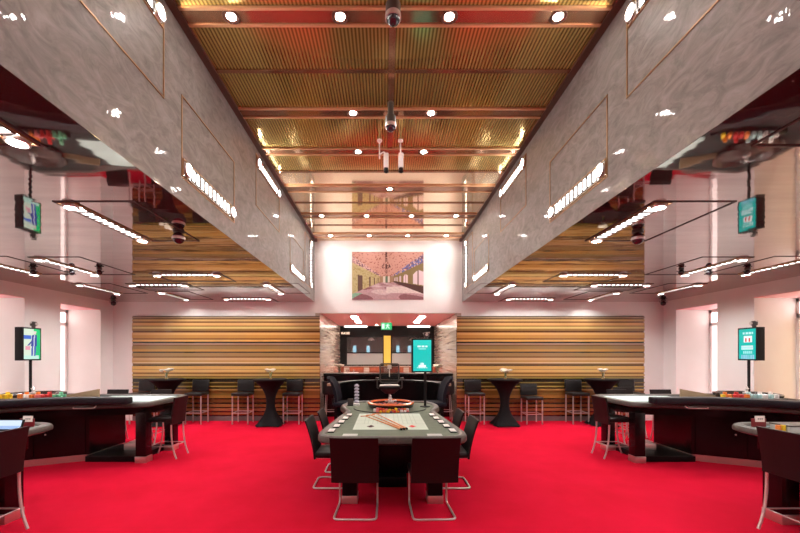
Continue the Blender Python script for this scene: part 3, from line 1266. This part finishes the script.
KC = croupier_chair()
ku = []
place(KC, ku, (AX - .86, 7.62, 0), -pi / 2 - .12, 'tall dark navy chair with a curved back left of the central wheel', 'croupier chairs')
place(KC, ku, (AX + .88, 7.60, 0), pi / 2 + .12, 'tall dark navy chair with a curved back right of the central wheel', 'croupier chairs')

# mesh office chair behind the wheel
oc = thing('office_chair', 'tall black mesh backed office chair behind the central wheel', 'chair', (AX + .015, 8.25, 0))
five_star(oc, .93)
q = MB()
q.lathe([(0, .86), (.1, .86), (.19, .93), (.2, .965), (0, .965)], 20)
q.build('mechanism', M['grey_plastic'], oc)
q = MB()
q.box((0, -.02, 1.0), (.46, .42, .07), .03, 3)
q.build('seat', M['matte_black'], oc)
q = MB()
q.tube([(x, .24 - .0 * x, z) for x, z in [(p.x, p.y) for p in fillet([(0, 1.08), (-.205, 1.08), (-.215, 1.5), (0, 1.505), (.215, 1.5), (.205, 1.08), (0, 1.08)], .05)]], .016, 8)
q.tube(fillet([(0, .1, .965), (0, .26, .97), (0, .26, 1.09)], .05), .02)
bf = q.build('back_frame', M['grey_plastic'], oc)
mm = mat('black_mesh', (.01, .01, .01), .8)
q = MB()
for k in range(22):
    z = 1.095 + k * .0188
    q.tube([(-.205, .24, z), (.205, .24, z)], .0045, 4)
for k in range(18):
    x = -.195 + k * .023
    q.tube([(x, .243, 1.085), (x, .243, 1.5)], .0035, 4)
q.build('back_mesh', mm, oc)
q = MB()
q.box((0, .221, 1.43), (.09, .006, .085), .002)
q.box((0, .222, 1.3), (.02, .008, .18), .002)
q.build('label_plate', M['card'], oc)
for sx in (-1, 1):
    q = MB()
    q.tube(fillet([(sx * .2, -.02, .97), (sx * .27, -.02, .97), (sx * .27, -.02, 1.18)], .04), .014)
    a = q.build('arm_post', M['grey_plastic'], oc)
    q = MB()
    q.box((sx * .27, -.03, 1.195), (.075, .24, .03), .012)
    q.build('arm_pad', M['grey_plastic'], a)
q = MB()
q.box((-.01, -.03, 1.043), (.40, .30, .014), .002)
q.box((.03, -.05, 1.054), (.30, .21, .008), .002)
tag(q.build('paper_stack', M['paper']), 'white papers lying on the office chair seat behind the wheel', 'papers').location = (AX + .015, 8.25, 0)


# bar stools -----------------------------------------------------------------
def bar_stool(hs, hb, name='bar_stool'):
    """faces -Y"""
    r = thing(name, '', 'bar stool')
    W = .42
    q = MB()
    q.box((0, -.01, hs - .035), (W, .43, .07), .02, 3)
    q.build('seat', M['leather'], r)
    q = MB()
    q.box((0, .19, (hs + hb) / 2 + .005), (W, .045, hb - hs - .01), .015, 3, mtx=Matrix.Translation((0, .19, hs)) @ Matrix.Rotation(-.07, 4, 'X') @ Matrix.Translation((0, -.19, -hs)))
    q.build('backrest', M['leather'], r)
    for sx in (-1, 1):
        for sy in (-1, 1):
            q = MB()
            q.box((sx * .19, sy * .185, (hs - .06) / 2), (.024, .024, hs - .06))
            q.build('leg', M['chrome'], r, smooth=False)
    q = MB()
    z = hs * .36
    q.box((0, -.185, z), (.38, .018, .018))
    q.box((0, .185, z), (.38, .018, .018))
    for sx in (-1, 1):
        q.box((sx * .19, 0, z), (.018, .36, .018))
    q.build('footrest', M['chrome'], r, smooth=False)
    return r


BS = bar_stool(.765, 1.07)
bu = []
g = 'bar stools along the slatted wall'
for x, lb in ((-6.07, 'farthest left by the slatted wall'), (-4.70, 'right of the outer left bar table'), (-3.55, 'left of the inner left bar table'),
              (-2.30, 'right of the inner left bar table, beside the alcove'), (2.24, 'left of the inner right bar table, beside the alcove'),
              (4.80, 'left of the outer right bar table'), (6.15, 'farthest right by the slatted wall')):
    place(BS, bu, (x, 9.44, 0), 0, 'black steel legged bar stool %s' % lb, g)
LS = bar_stool(.665, .965)
place(LS, [], (3.665, 9.44, 0), 0, 'lower black bar stool right of the inner right bar table', g)


def high_stool():
    """gaming stool: faces +Y, back at -Y; sabre legs"""
    r = thing('gaming_stool', '', 'stool')
    W = .42
    q = MB()
    q.box((0, .2, .635), (W - .02, .40, .075), .025, 3)
    q.build('seat', M['brown_leather'], r)
    q = MB()
    rings = []
    for i in range(7):
        x = -W / 2 + W * i / 6
        e = .006 if i in (0, 6) else 0
        pf = [(.01 - .06 * (k / 8) ** 1.5, .56 + .44 * k / 8) for k in range(9)]
        rings.append([(x, y - .018 + e, z) for y, z in pf] + [(x, y + .018 - e, z) for y, z in reversed(pf)])
    q.loft(rings)
    q.build('backrest', M['brown_leather'], r)
    for sx in (-1, 1):
        for fy, d in ((.02, -1), (.37, 1)):
            q = MB()
            pts = []
            for k in range(9):
                f = k / 8
                pts.append((sx * .185, fy + d * (.085 * f * f * f), .6 - .6 * f))
            q.tube(pts, .0135, 8)
            q.build('leg', M['chrome'], r)
    q = MB()
    z = .2
    for fy in (-.0, .39):
        q.tube([(-.185, fy, z), (.185, fy, z)], .008, 6)
    for sx in (-1, 1):
        q.tube([(sx * .185, 0, z), (sx * .185, .39, z)], .008, 6)
    q.build('footrest', M['chrome'], r)
    return r


HSX = high_stool()
hu = []
for side, s in (('left', -1), ('right', 1)):
    rz = pi / 2 if s < 0 else -pi / 2
    g = 'gaming stools at the side tables'
    place(HSX, hu, (AX + s * 3.56, 6.36, 0), rz, 'dark brown gaming stool at the inner end of the %s long gaming table' % side, g)
    place(HSX, hu, (AX + s * (3.63 if s > 0 else 3.645), 3.51, 0), rz, 'dark brown gaming stool in the foreground at the near %s table' % side, g)
    place(HSX, hu, (AX + s * 5.5, 7.62, 0), pi, 'gaming stool behind the %s long gaming table, nearer the outer wall' % side, g)
    place(HSX, hu, (AX + s * 4.62, 7.62, 0), pi + .06 * s, 'gaming stool behind the %s long gaming table, nearer the centre aisle' % side, g)
place(HSX, hu, (AX + 5.1, 8.2, 0), pi, 'gaming stool pulled back behind the right long table toward the outer bar table', 'gaming stools at the side tables')


# bar tables -----------------------------------------------------------------
def bar_table():
    r = thing('bar_table', '', 'bar table')
    q = MB()
    prof = [(0, .1), (.30, .22), (.62, .45), (1, 1)]
    rings = []
    n = 48
    for k in range(25):
        f = k / 24
        z = .02 + f * 1.075
        # waist profile
        if z < .5:
            b = ((.5 - z) / .48)
            rad = .105 + .235 * b ** 1.9
        else:
            b = (z - .5) / .595
            rad = .105 + .295 * b ** 2.6
            b = 0
        ring = []
        for i in range(n):
            a = 2 * pi * i / n
            lob = 1 + b ** 1.5 * .16 * cos(4 * (a - pi / 4))
            ring.append((rad * lob * cos(a), rad * lob * sin(a), z))
        rings.append(ring)
    q.loft(rings)
    q.build('cover', M['cloth'], r)
    q = MB()
    q.lathe([(0, 1.085), (.395, 1.085), (.41, 1.095), (.41, 1.11), (.40, 1.118), (0, 1.118)], 40)
    q.build('tabletop', M['cloth'], r)
    for k in range(4):
        a = pi / 4 + pi / 2 * k
        q = MB()
        q.box((.345 * cos(a), .345 * sin(a), .0125), (.05, .05, .025), .004)
        q.build('foot', M['matte_black'], r)
    return r


BT = bar_table()
tu = []


def flower_vase(label, x, y, z, seed):
    rr = random.Random(seed)
    r = thing('flower_vase', label, 'vase', (x, y, z), seed, 'flower vases on the bar tables')
    q = MB()
    q.lathe([(0, 0), (.033, 0), (.035, .01), (.03, .07), (.038, .15), (.034, .15), (.026, .07), (.03, .012), (0, .012)], 18)
    q.build('vase', M['glass'], r)
    st = MB()
    pts = []
    for k in range(6):
        a = 2 * pi * k / 6 + rr.random() * .6
        d = .055 + rr.random() * .065
        tip = (d * cos(a), d * sin(a) * .8, .19 + rr.random() * .045)
        pts.append(tip)
        st.tube([(.01 * cos(a), .01 * sin(a), .02), (.02 * cos(a), .02 * sin(a), .13), tip], .004, 5)
    st.build('stems', M['stem'], r)
    for k, (px, py, pz) in enumerate(pts):
        q = MB()
        R_ = .040 + rr.random() * .014
        q.lathe([(0, -.6 * R_), (.6 * R_, -.45 * R_), (R_ * .95, .05 * R_), (R_ * .8, .5 * R_), (.45 * R_, .62 * R_), (.3 * R_, .35 * R_), (0, .5 * R_)], 9, c=(px, py, pz))
        for j in range(5):
            b = 2 * pi * j / 5 + k
            q.loft([[(px + R_ * f * cos(b + w * .5), py + R_ * f * sin(b + w * .5), pz + R_ * h) for w in (-1, 0, 1)] +
                    [(px + R_ * (f - .12) * cos(b + w * .5), py + R_ * (f - .12) * sin(b + w * .5), pz + R_ * (h + .06)) for w in (1, 0, -1)]
                    for f, h in ((.5, -.4), (1.0, 0), (1.25, .35))])
        q.build('bloom', M['petal'], r)


for i, (x, lb) in enumerate(((AX - 5.37, 'outer left'), (AX - 2.86, 'inner left'), (AX + 2.82, 'inner right'), (AX + 5.17, 'outer right'))):
    place(BT, tu, (x, 9.17, 0), 0, 'high bar table under a black stretch cover, %s one by the slatted wall' % lb, 'bar tables')
    flower_vase('glass vase of white flowers on the %s bar table' % lb, x + .02 * (i - 1), 9.17, 1.1183, i + 1)


# ================================================================== SIDE GAMING TABLES
def side_table(s, side):
    P = lambda u, y: (AX + s * u, y)
    r = thing('gaming_table', 'long dark gaming table with a padded dealer counter on the %s side of the room' % side, 'gaming table', (0, 0, 0))
    H = .95
    top = [P(3.78, 5.90), P(3.76, 6.2), P(3.73, 7.02), P(3.95, 7.18), P(5.4, 7.2), P(5.75, 7.33), P(6.75, 7.33), P(6.85, 7.1), P(6.85, 5.3), P(6.4, 4.85), P(5.98, 4.85),
           P(5.5, 5.32), P(5.05, 5.58), P(4.5, 5.72), P(4.0, 5.82)]
    top = rounded(top, .1, 4)
    q = MB()
    q.sweep(top, [(.0, H - .055), (.0, H - .02), (.012, H + .002), (.04, H + .012), (.085, H + .006), (.10, H - .008), (.10, H - .055), (.05, H - .075)])
    q.build('armrest_rail', M['rail'], r)
    q = MB()
    q.prism(offset(top, .095), H - .055, H - .012)
    q.build('felt_top', M['dark_felt'], r, smooth=False)
    q = MB()
    q.prism(offset(top, .2), H - .2, H - .056)
    q.build('apron', M['maroon'], r)

    def lay2(u, v):
        if abs((u * 12) % 1 - .5) > .45 or abs((v * 4) % 1 - .5) > .46:
            return (140, 160, 158)
        return (178, 194, 190)
    picture('layout', 1.2, .85, 48, 32, lay2, M['layout'], r, (AX + s * 4.55, 6.6, H - .0105), plane='XY')
    # padded dealer counter, higher than the table
    front = [(3.93, 5.62), (4.3, 5.63), (4.7, 5.60), (5.1, 5.45), (5.5, 5.18), (5.9, 4.80), (6.2, 4.72)]
    back = [(6.2, 5.0), (6.0, 5.05), (5.62, 5.40), (5.2, 5.66), (4.75, 5.79), (4.3, 5.80), (3.93, 5.79)]
    poly = [P(*p) for p in front + back]
    q = MB()
    q.prism(rounded(poly, .05, 3), H + .014, H + .115, .025)
    q.build('padded_counter', M['navy_rail'], r)
    # cabinet below
    cab = [P(4.86, 6.10), P(5.42, 5.81), P(5.95, 5.5), P(6.6, 5.5), P(6.6, 6.95), P(4.86, 6.95)]
    q = MB()
    q.prism(cab, .1, H - .2)
    c = q.build('cabinet', M['maroon'], r, smooth=False)
    kick = [P(4.86, 6.09), P(5.42, 5.80), P(5.95, 5.49), P(6.6, 5.49), P(6.6, 6.95), P(4.86, 6.95)]
    q = MB()
    q.prism(kick, 0, .1)
    q.build('kick_plate', M['steel'], r, smooth=False)
    # cabinet front panel leaves
    for (a, b) in (((4.9, 6.066), (5.38, 5.817)), ((5.46, 5.772), (5.92, 5.503))):
        q = MB()
        d = Vector((b[0] - a[0], b[1] - a[1])).normalized()
        nx, ny = d.y, -d.x
        if ny > 0:
            nx, ny = -nx, -ny
        pl = [a, b, (b[0] + nx * .015, b[1] + ny * .015), (a[0] + nx * .015, a[1] + ny * .015)]
        q.prism([P(*p) for p in pl], .13, H - .22)
        dr = q.build('door', M['maroon'], r, smooth=False)
        q = MB()
        mx, my = a[0] + (b[0] - a[0]) * .9, a[1] + (b[1] - a[1]) * .9
        x, y = P(mx + nx * .02, my + ny * .02)
        q.lathe([(0, -.012), (.009, -.009), (.012, 0), (.009, .009), (0, .012)], 10, c=(x, y, .47))
        q.build('lock', M['chrome'], dr)
    # pull-out ledge handle beneath the counter
    q = MB()
    a, b = P(4.75, 5.66), P(4.45, 5.68)
    q.tube(fillet([(a[0], a[1] + .03, H - .02), (a[0], a[1] - .02, H - .05), (b[0], b[1] - .02, H - .05), (b[0], b[1] + .03, H - .02)], .02), .008, 8)
    q.build('handle', M['chrome'], r)
    # legs of the playing end, plinth
    for y in (6.02, 6.8):
        q = MB()
        x, yy = P(3.93, y)
        q.box((x, yy, .445), (.16, .16, .69), .006)
        l = q.build('leg', M['maroon'], r)
        q = MB()
        q.box((x, yy, .05), (.175, .175, .1), .004)
        q.build('foot', M['steel'], l)
    q = MB()
    x0, x1 = P(4.03, 0)[0], P(4.85, 0)[0]
    q.b2(x0, x1, 6.0, 6.85, 0, .09, .006)
    q.build('plinth', M['black'], r)
    # wooden divider behind the wheel
    q = MB()
    pl = [P(5.22, 6.78), P(5.72, 6.60), P(5.725, 6.63), P(5.225, 6.81)]
    t = bmesh.new()
    lo = [t.verts.new((x, y, H - .011)) for x, y in pl]
    hi = [t.verts.new((x, y, H + z)) for (x, y), z in zip(pl, (.14, .04, .04, .14))]
    t.faces.new(lo[::-1])
    t.faces.new(hi)
    for i in range(4):
        t.faces.new((lo[i], lo[(i + 1) % 4], hi[(i + 1) % 4], hi[i]))
    q.add(t)
    q.build('divider', M['tan_wood'], r, smooth=False)
    # things stowed on the plinth
    q = MB()
    q.box((0, 0, .055), (.34, .24, .11), .008)
    q.box((.02, -.0, .125), (.24, .18, .03), .006)
    o = tag(q.build('equipment_box', M['steel']), 'pale metal box stowed on the plinth under the %s long gaming table' % side, 'box', 'boxes under the gaming tables')
    o.location = (*P(4.33, 6.5), .091)
    # wheel
    wl = thing('roulette', 'dark roulette wheel on the %s long gaming table below the screen' % side, 'roulette wheel', (*P(6.1, 6.46), H - .0115), 0, 'side roulette wheels')
    q = MB()
    q.lathe([(0, 0), (.36, 0), (.43, .04), (.45, .1), (.44, .112), (.41, .1), (.38, .05), (0, .04)], 44)
    q.build('bowl', M['dark_wood'], wl)
    q = MB()
    q.lathe([(.36, .055), (.25, .05), (.1, .08), (0, .09)], 40)
    q.build('rotor', M['dark_wood'], wl)
    q = MB()
    q.lathe([(0, .088), (.05, .09), (.055, .12), (.02, .135), (.018, .17), (.034, .185), (.018, .2), (.012, .225), (0, .24)], 18)
    q.build('turret', M['chrome'], wl)
    q = MB()
    q.b2(P(5.06, 0)[0], P(6.1, 0)[0], 5.80, 5.975, H - .0115, H + .075, .004)
    q.build('chip_shelf', M['black'], r)
    # chips in front of the wheel
    cols = ['yellow', 'yellow', 'orange', 'white', 'orange', 'pink', 'red', 'red', 'green', 'green'] if s < 0 else ['white', 'teal', 'white', 'teal', 'teal', 'orange', 'red', 'red', 'orange', 'yellow']
    us = [6.02, 5.93, 5.72, 5.63, 5.54, 5.45, 5.36, 5.27, 5.18, 5.09] if s < 0 else [5.98, 5.90, 5.81, 5.72, 5.63, 5.53, 5.44, 5.35, 5.26, 5.16]
    for i, (u, c) in enumerate(zip(us, cols)):
        x, y = P(u, 5.835)
        q = MB()
        for j in range(2):
            for k in range(15):
                q.lathe([(0, k * .0042), (.026, k * .0042), (.026, k * .0042 + .0034), (.025, k * .0042 + .0042), (0, k * .0042 + .0042)], 12, c=((j - .5) * .026, j * .047, 0))
        o = q.build('chip_stack', CH[c])
        o.location = (x, y, H + .0752)
        tag(o, 'cluster of %s chips on the %s long table, %s counted from the outer wall' % (c, side, ordn[i]), 'chips', 'chip clusters on the side tables')
        if i % 2 == 0:
            chip_stack(x + .0, y + .108, H + .0752, 22, c, 'tall %s chip stack on the %s long table, %s from the outer wall' % (c, side, ordn[i // 2]), 'tall chip stacks on the side tables', .026)
    monitor(('screen showing a suited figure on a pole by the left wall' if s < 0 else 'teal screen with white notices on a pole by the right wall'),
            (*P(6.53, 6.9), 1.60), pi / 2 if s < 0 else -pi / 2, suit if s < 0 else promo, 0, H - .0115)
    return r


side_table(-1, 'left')
side_table(1, 'right')


def near_table(s, side):
    P = lambda u, y: (AX + s * u, y)
    H = .93
    r = thing('card_table', 'dark card table in the %s foreground, cut by the photo edge' % side, 'gaming table', (0, 0, 0))
    top = rounded([P(3.72, 2.7), P(3.72, 4.30), P(5.3, 4.30), P(5.6, 3.5), P(5.3, 2.7)], [.25, .3, .4, .4, .4], 6)
    q = MB()
    q.sweep(top, [(.0, H - .05), (.0, H - .02), (.012, H + .002), (.04, H + .014), (.09, H + .008), (.11, H - .008), (.11, H - .05), (.05, H - .07)])
    q.build('armrest_rail', M['rail'], r)
    q = MB()
    q.prism(offset(top, .105), H - .05, H - .012)
    q.build('felt_top', M['teal_felt'], r, smooth=False)
    q = MB()
    q.prism(offset(top, .2), H - .24, H - .051)
    q.build('apron', M['maroon'], r)
    for y in (3.05, 3.88):
        q = MB()
        x, yy = P(3.98, y)
        q.box((x, yy, .4), (.18, .2, .6), .006)
        l = q.build('leg', M['maroon'], r)
        q = MB()
        q.box((x, yy, .05), (.19, .21, .1), .004)
        q.build('foot', M['steel'], l)
    q = MB()
    q.b2(P(4.6, 0)[0], P(5.2, 0)[0], 3.0, 4.0, 0, H - .24, .01)
    q.build('pedestal', M['maroon'], r)
    # card holder
    c = thing('sign_holder', 'clear stand holding a white and dark red card on the %s foreground table' % side, 'sign', (*P(3.93, 4.05), H - .0115), 0, 'sign holders')
    q = MB()
    q.box((0, 0, .006), (.16, .09, .012), .002)
    q.build('foot', M['matte_black'], c)
    q = MB()
    q.box((0, .01, .055), (.155, .008, .09), .001)
    q.build('card', M['sign_red'], c, smooth=False)
    picture('card_front', .1, .06, 20, 12, lambda u, v: (70, 60, 60) if .38 < v < .62 and .2 < u < .8 and int(u * 20) % 4 else (235, 222, 215), M['print'], c, (.01, .0045, .095))
    q = MB()
    q.box((.01, .0085, .095), (.104, .006, .064), .001)
    q.build('card_back', M['paper'], c, smooth=False)
    return r


near_table(-1, 'left')
near_table(1, 'right')
tb = thing('tablet', 'tilted tablet with a pale lit screen on the left foreground table', 'tablet', (AX - 3.96, 3.80, .9185), 0)
q = MB()
q.box((0, -.02, .006), (.32, .24, .012), .004)
q.build('stand', M['matte_black'], tb)
mt = Matrix.Translation((0, .06, .012)) @ Matrix.Rotation(-.35, 4, 'X')
q = MB()
q.box((0, 0, .055), (.32, .014, .11), .004, mtx=mt)
q.build('case', M['matte_black'], tb)
sc = picture('screen', .29, .09, 16, 8, lambda u, v: (205, 222, 245) if v > .4 else (150, 180, 225), M['screen'], tb)
sc.matrix_local = mt @ Matrix.Translation((0, -.0085, .055))
cb = thing('chip_box', 'pale flat box standing on the right foreground table', 'box', (AX + 4.22, 3.88, .9185), 0)
q = MB()
q.box((0, 0, .03), (.5, .2, .06), .005)
q.build('body', M['card'], cb)
q = MB()
q.box((0, 0, .066), (.51, .21, .014), .004)
q.build('lid', M['rail'], cb)
for i, c in enumerate(('orange', 'yellow')):
    chip_stack(AX + 3.90 + .05 * i, 3.83, .9185, 17, c, 'small %s chip stack beside the pale box on the right foreground table' % c, 'chips on the right foreground table')


# ================================================================== BAR ALCOVE
# curved black pit counter round the wheel end
pc = thing('pit_counter', 'curved glossy black counter behind the central roulette wheel', 'counter', (0, 0, 0))


def arc(rad, a0, a1, n=28, sq=1.0):
    return [(AX + rad * cos(a0 + (a1 - a0) * k / n), 8.0 + rad * sq * sin(a0 + (a1 - a0) * k / n)) for k in range(n + 1)]


q = MB()
q.prism(arc(1.16, 0, pi) + arc(1.10, pi, 0), 0, 1.06)
q.build('panel', M['black'], pc)
q = MB()
q.prism(arc(1.30, 0, pi) + arc(1.08, pi, 0), 1.06, 1.10, .006)
q.build('countertop', M['black'], pc)
for sx in (-1, 1):
    q = MB()
    q.box((AX + sx * 1.19, 7.95, 1.075), (.22, .1, .05), .006)
    q.build('end_cap', M['tan_wood'], pc)

bar = thing('bar_counter', 'long black bar counter across the alcove opening', 'bar', (0, 0, 0))
q = MB()
q.b2(AX - UO + .01, AX + UO - .01, 10.4, 10.95, 0, 1.14)
q.build('front', M['maroon'], bar, smooth=False)
q = MB()
q.b2(AX - UO + .01, AX + UO - .01, 10.28, 11.0, 1.14, 1.19, .008)
q.build('countertop', M['black'], bar)

bb = thing('back_bar', 'low reddish back bar shelf under the dark windows of the alcove', 'shelf', (0, 0, 0))
q = MB()
q.b2(AX - UO + .05, AX + UO - .05, 13.7, 14.19, 0, 1.27)
q.build('cabinet', M['bar_red'], bb, smooth=False)
for k in range(14):
    x = AX - UO + .3 + k * .24
    q = MB()
    q.b2(x - .1, x + .1, 13.68, 13.70, .9, 1.25, .006)
    q.build('door', M['bar_red'] if k % 3 else M['veneer'], bb)
q = MB()
q.b2(AX - UO + .05, AX + UO - .05, 13.65, 14.19, 1.27, 1.3)
q.build('shelf_top', M['veneer'], bb, smooth=False)

# alcove windows
for k, (x0, x1) in enumerate(((A0 + .22, AX - .13), (AX + .13, A1 - .22))):
    root = bpy.data.objects.new('window_%d' % (20 + k), None)
    COL.objects.link(root)
    struct(root)
    f = MB()
    for x in (x0 + .02, x1 - .02):
        f.b2(x - .02, x + .02, ZE + .01, ZE + .06, 1.3, 2.42)
    for z in (1.32, 1.78, 2.40):
        f.b2(x0, x1, ZE + .01, ZE + .06, z - .02, z + .02)
    f.build('window_frame', M['matte_black'], root, smooth=False)
    f = MB()
    f.b2(x0 + .04, x1 - .04, ZE + .03, ZE + .04, 1.34, 1.76)
    f.build('frosted_pane', M['frost'], root, smooth=False)
    f = MB()
    f.b2(x0 + .04, x1 - .04, ZE + .03, ZE + .036, 1.8, 2.38)
    f.build('pane', M['smoke'], root, smooth=False)
q = MB()
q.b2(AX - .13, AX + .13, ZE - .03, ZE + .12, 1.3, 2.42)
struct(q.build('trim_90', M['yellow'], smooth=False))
for k, x in enumerate((-1.3, -.72, .55, 1.05, 1.45)):
    q = MB()
    q.b2(x - .07, x + .07, ZE + 1.98, ZE + 1.995, 1.5, 2.1)
    struct(q.build('window_%d' % (30 + k), M['blue_window'], smooth=False))
for k, (x, y) in enumerate(((-.55, ZE + .9), (1.1, ZE + .9))):
    r = thing('pendant_lamp', 'small lit pendant lamp behind the alcove glass, %s one' % ('left', 'right')[k], 'lamp', (x, y, HO - .0005), 0, 'pendant lamps behind the glass')
    q = MB()
    q.tube([(0, 0, 0), (0, 0, -.42)], .006, 6)
    q.build('cord', M['matte_black'], r)
    q = MB()
    q.lathe([(.02, -.4), (.06, -.42), (.15, -.5), (.14, -.5), (.05, -.43), (.02, -.41)], 18)
    q.build('lamp_shade', M['steel'], r)
    q = MB()
    q.lathe([(0, -.43), (.04, -.44), (.05, -.47), (.03, -.5), (0, -.51)], 12)
    q.build('bulb', M['cove'], r)

# lettering
cu_ = bpy.data.curves.new('lettering', 'FONT')
cu_.body = 'KASSE'
cu_.size = .115
cu_.extrude = .004
tmp = bpy.data.objects.new('tmp', cu_)
COL.objects.link(tmp)
bpy.context.view_layer.update()
me = bpy.data.meshes.new_from_object(tmp.evaluated_get(bpy.context.evaluated_depsgraph_get()))
bpy.data.objects.remove(tmp)
me.materials.clear()
me.materials.append(M['text'])
o = bpy.data.objects.new('lettering', me)
COL.objects.link(o)
o.rotation_euler = (pi / 2, 0, 0)
o.location = (-1.64, ZE - .006, 2.48)
tag(o, 'small glowing lettering on the dark wall at the upper left of the alcove', 'lettering')


# exit sign
def exit_fn(u, v):
    g_ = (40, 190, 110)
    if .06 < u < .30 and .15 < v < .88:
        return (225, 250, 235)
    c = .62
    if (u - .64) ** 2 + ((v - .80) * .8) ** 2 < .0035:
        return (230, 250, 238)
    if abs(u - .60) < .07 and .42 < v < .72:
        return (230, 250, 238)
    if .12 < v <= .45 and (abs(u - (.56 - (.45 - v) * .35)) < .045 or abs(u - (.64 + (.45 - v) * .45)) < .045):
        return (230, 250, 238)
    if .58 < v < .68 and .42 < u < .82:
        return (230, 250, 238)
    return g_


ex = thing('exit_sign', 'green lit emergency exit sign with a running figure under the alcove ceiling', 'sign', (.045, 11.5, 2.575))
q = MB()
q.box((0, 0, 0), (.33, .04, .22), .004)
q.build('housing', mat('green_plastic', (.02, .3, .12), .4), ex)
picture('face', .32, .21, 32, 22, exit_fn, M['sign'], ex, (0, -.0215, 0))
for sx in (-.1, .1):
    q = MB()
    q.tube([(sx, 0, .11), (sx, 0, .2145)], .006, 6)
    q.build('rod', M['steel'], ex)

for side, s in (('left', -1), ('right', 1)):
    for k, (y0, y1, w_) in enumerate(((10.5, 11.25, 'nearer'), (11.7, 12.6, 'farther'))):
        r = thing('ceiling_light', 'rectangular lit lamp in the coral alcove ceiling, %s one on the %s' % (w_, side), 'light', (AX + s * .955, (y0 + y1) / 2, HO - .0005), 0, 'alcove ceiling lights')
        q = MB()
        q.box((0, 0, -.006), (.22, y1 - y0, .012), .002)
        q.build('frame', M['steel'], r)
        q = MB()
        q.box((0, 0, -.0145), (.17, y1 - y0 - .06, .003))
        q.build('diffuser', M['alcove_light'], r, smooth=False)
    r = tag(MB().b2(AX + s * .75, AX + s * 1.6, ZE - .1, ZE - .02, HO - .05, HO - .0005).build('cove_light', M['cove'], smooth=False),
            'thin lit cove strip along the top of the dark alcove wall on the %s' % side, 'light', 'alcove cove strips')
r = thing('downlight', 'small round lit spot at the back of the alcove ceiling', 'downlight', (-.3, 13.6, HO - .0005))
q = MB()
q.lathe([(.08, 0), (.08, -.02), (.06, -.02), (.06, 0)], 18)
q.build('bezel', M['steel'], r)
q = MB()
q.lathe([(0, -.012), (.06, -.012), (.06, -.004), (0, -.004)], 18)
q.build('lens', M['alcove_light'], r)

# bar stools at the alcove and flowers on the bar
AS = thing('alcove_stool', '', 'bar stool')
q = MB()
rings = []
for i in range(11):
    a = pi * (1.08 + .84 * i / 10)
    rings.append([(.22 * cos(a), .22 * sin(a), z) for z in (.72, .95, 1.02)] + [(.19 * cos(a), .19 * sin(a), z) for z in (1.02, .95, .72)])
q.loft(rings)
q.build('backrest', M['brown_leather'], AS)
q = MB()
q.lathe([(0, .68), (.2, .68), (.21, .71), (.2, .75), (0, .76)], 24)
q.build('seat', M['brown_leather'], AS)
for k in range(4):
    a = pi / 4 + k * pi / 2
    q = MB()
    q.tube([(.15 * cos(a), .15 * sin(a), .68), (.2 * cos(a), .2 * sin(a), 0)], .012, 8)
    q.build('leg', M['chrome'], AS)
q = MB()
q.tube([(.185 * cos(2 * pi * k / 24), .185 * sin(2 * pi * k / 24), .25) for k in range(24)], .009, 6, closed=True)
q.build('footrest', M['chrome'], AS)
au = []
for x, lb in ((AX - 1.5, 'leftmost, beside the alcove wall'), (AX + 1.0, 'first to the right of the pit counter'), (AX + 1.5, 'rightmost, beside the alcove wall')):
    place(AS, au, (x, 9.85, 0), 0, 'round backed dark stool at the alcove bar, %s' % lb, 'stools at the alcove bar')
flower_vase('glass vase of pale flowers on the left end of the alcove bar', AX - 1.35, 10.6, 1.1903, 11)
flower_vase('glass vase of pale flowers on the right end of the alcove bar', AX + 1.4, 10.6, 1.1903, 12)
for k, (x, lb) in enumerate(((-.95, 'left'), (1.05, 'right'))):
    r = thing('bar_tray', 'flat pale tray on the alcove bar, %s one' % lb, 'tray', (x, 10.6, 1.1905), 0, 'trays on the alcove bar')
    q = MB()
    q.box((0, 0, .01), (.4, .25, .02), .004)
    q.build('tray', M['white_plastic'], r)
    q = MB()
    q.lathe([(0, .02), (.03, .02), (.035, .1), (.03, .1), (.026, .026), (0, .026)], 14, c=(-.1, 0, 0))
    q.lathe([(0, .02), (.03, .02), (.035, .1), (.03, .1), (.026, .026), (0, .026)], 14, c=(.08, .03, 0))
    q.build('tumblers', M['glass'], r)
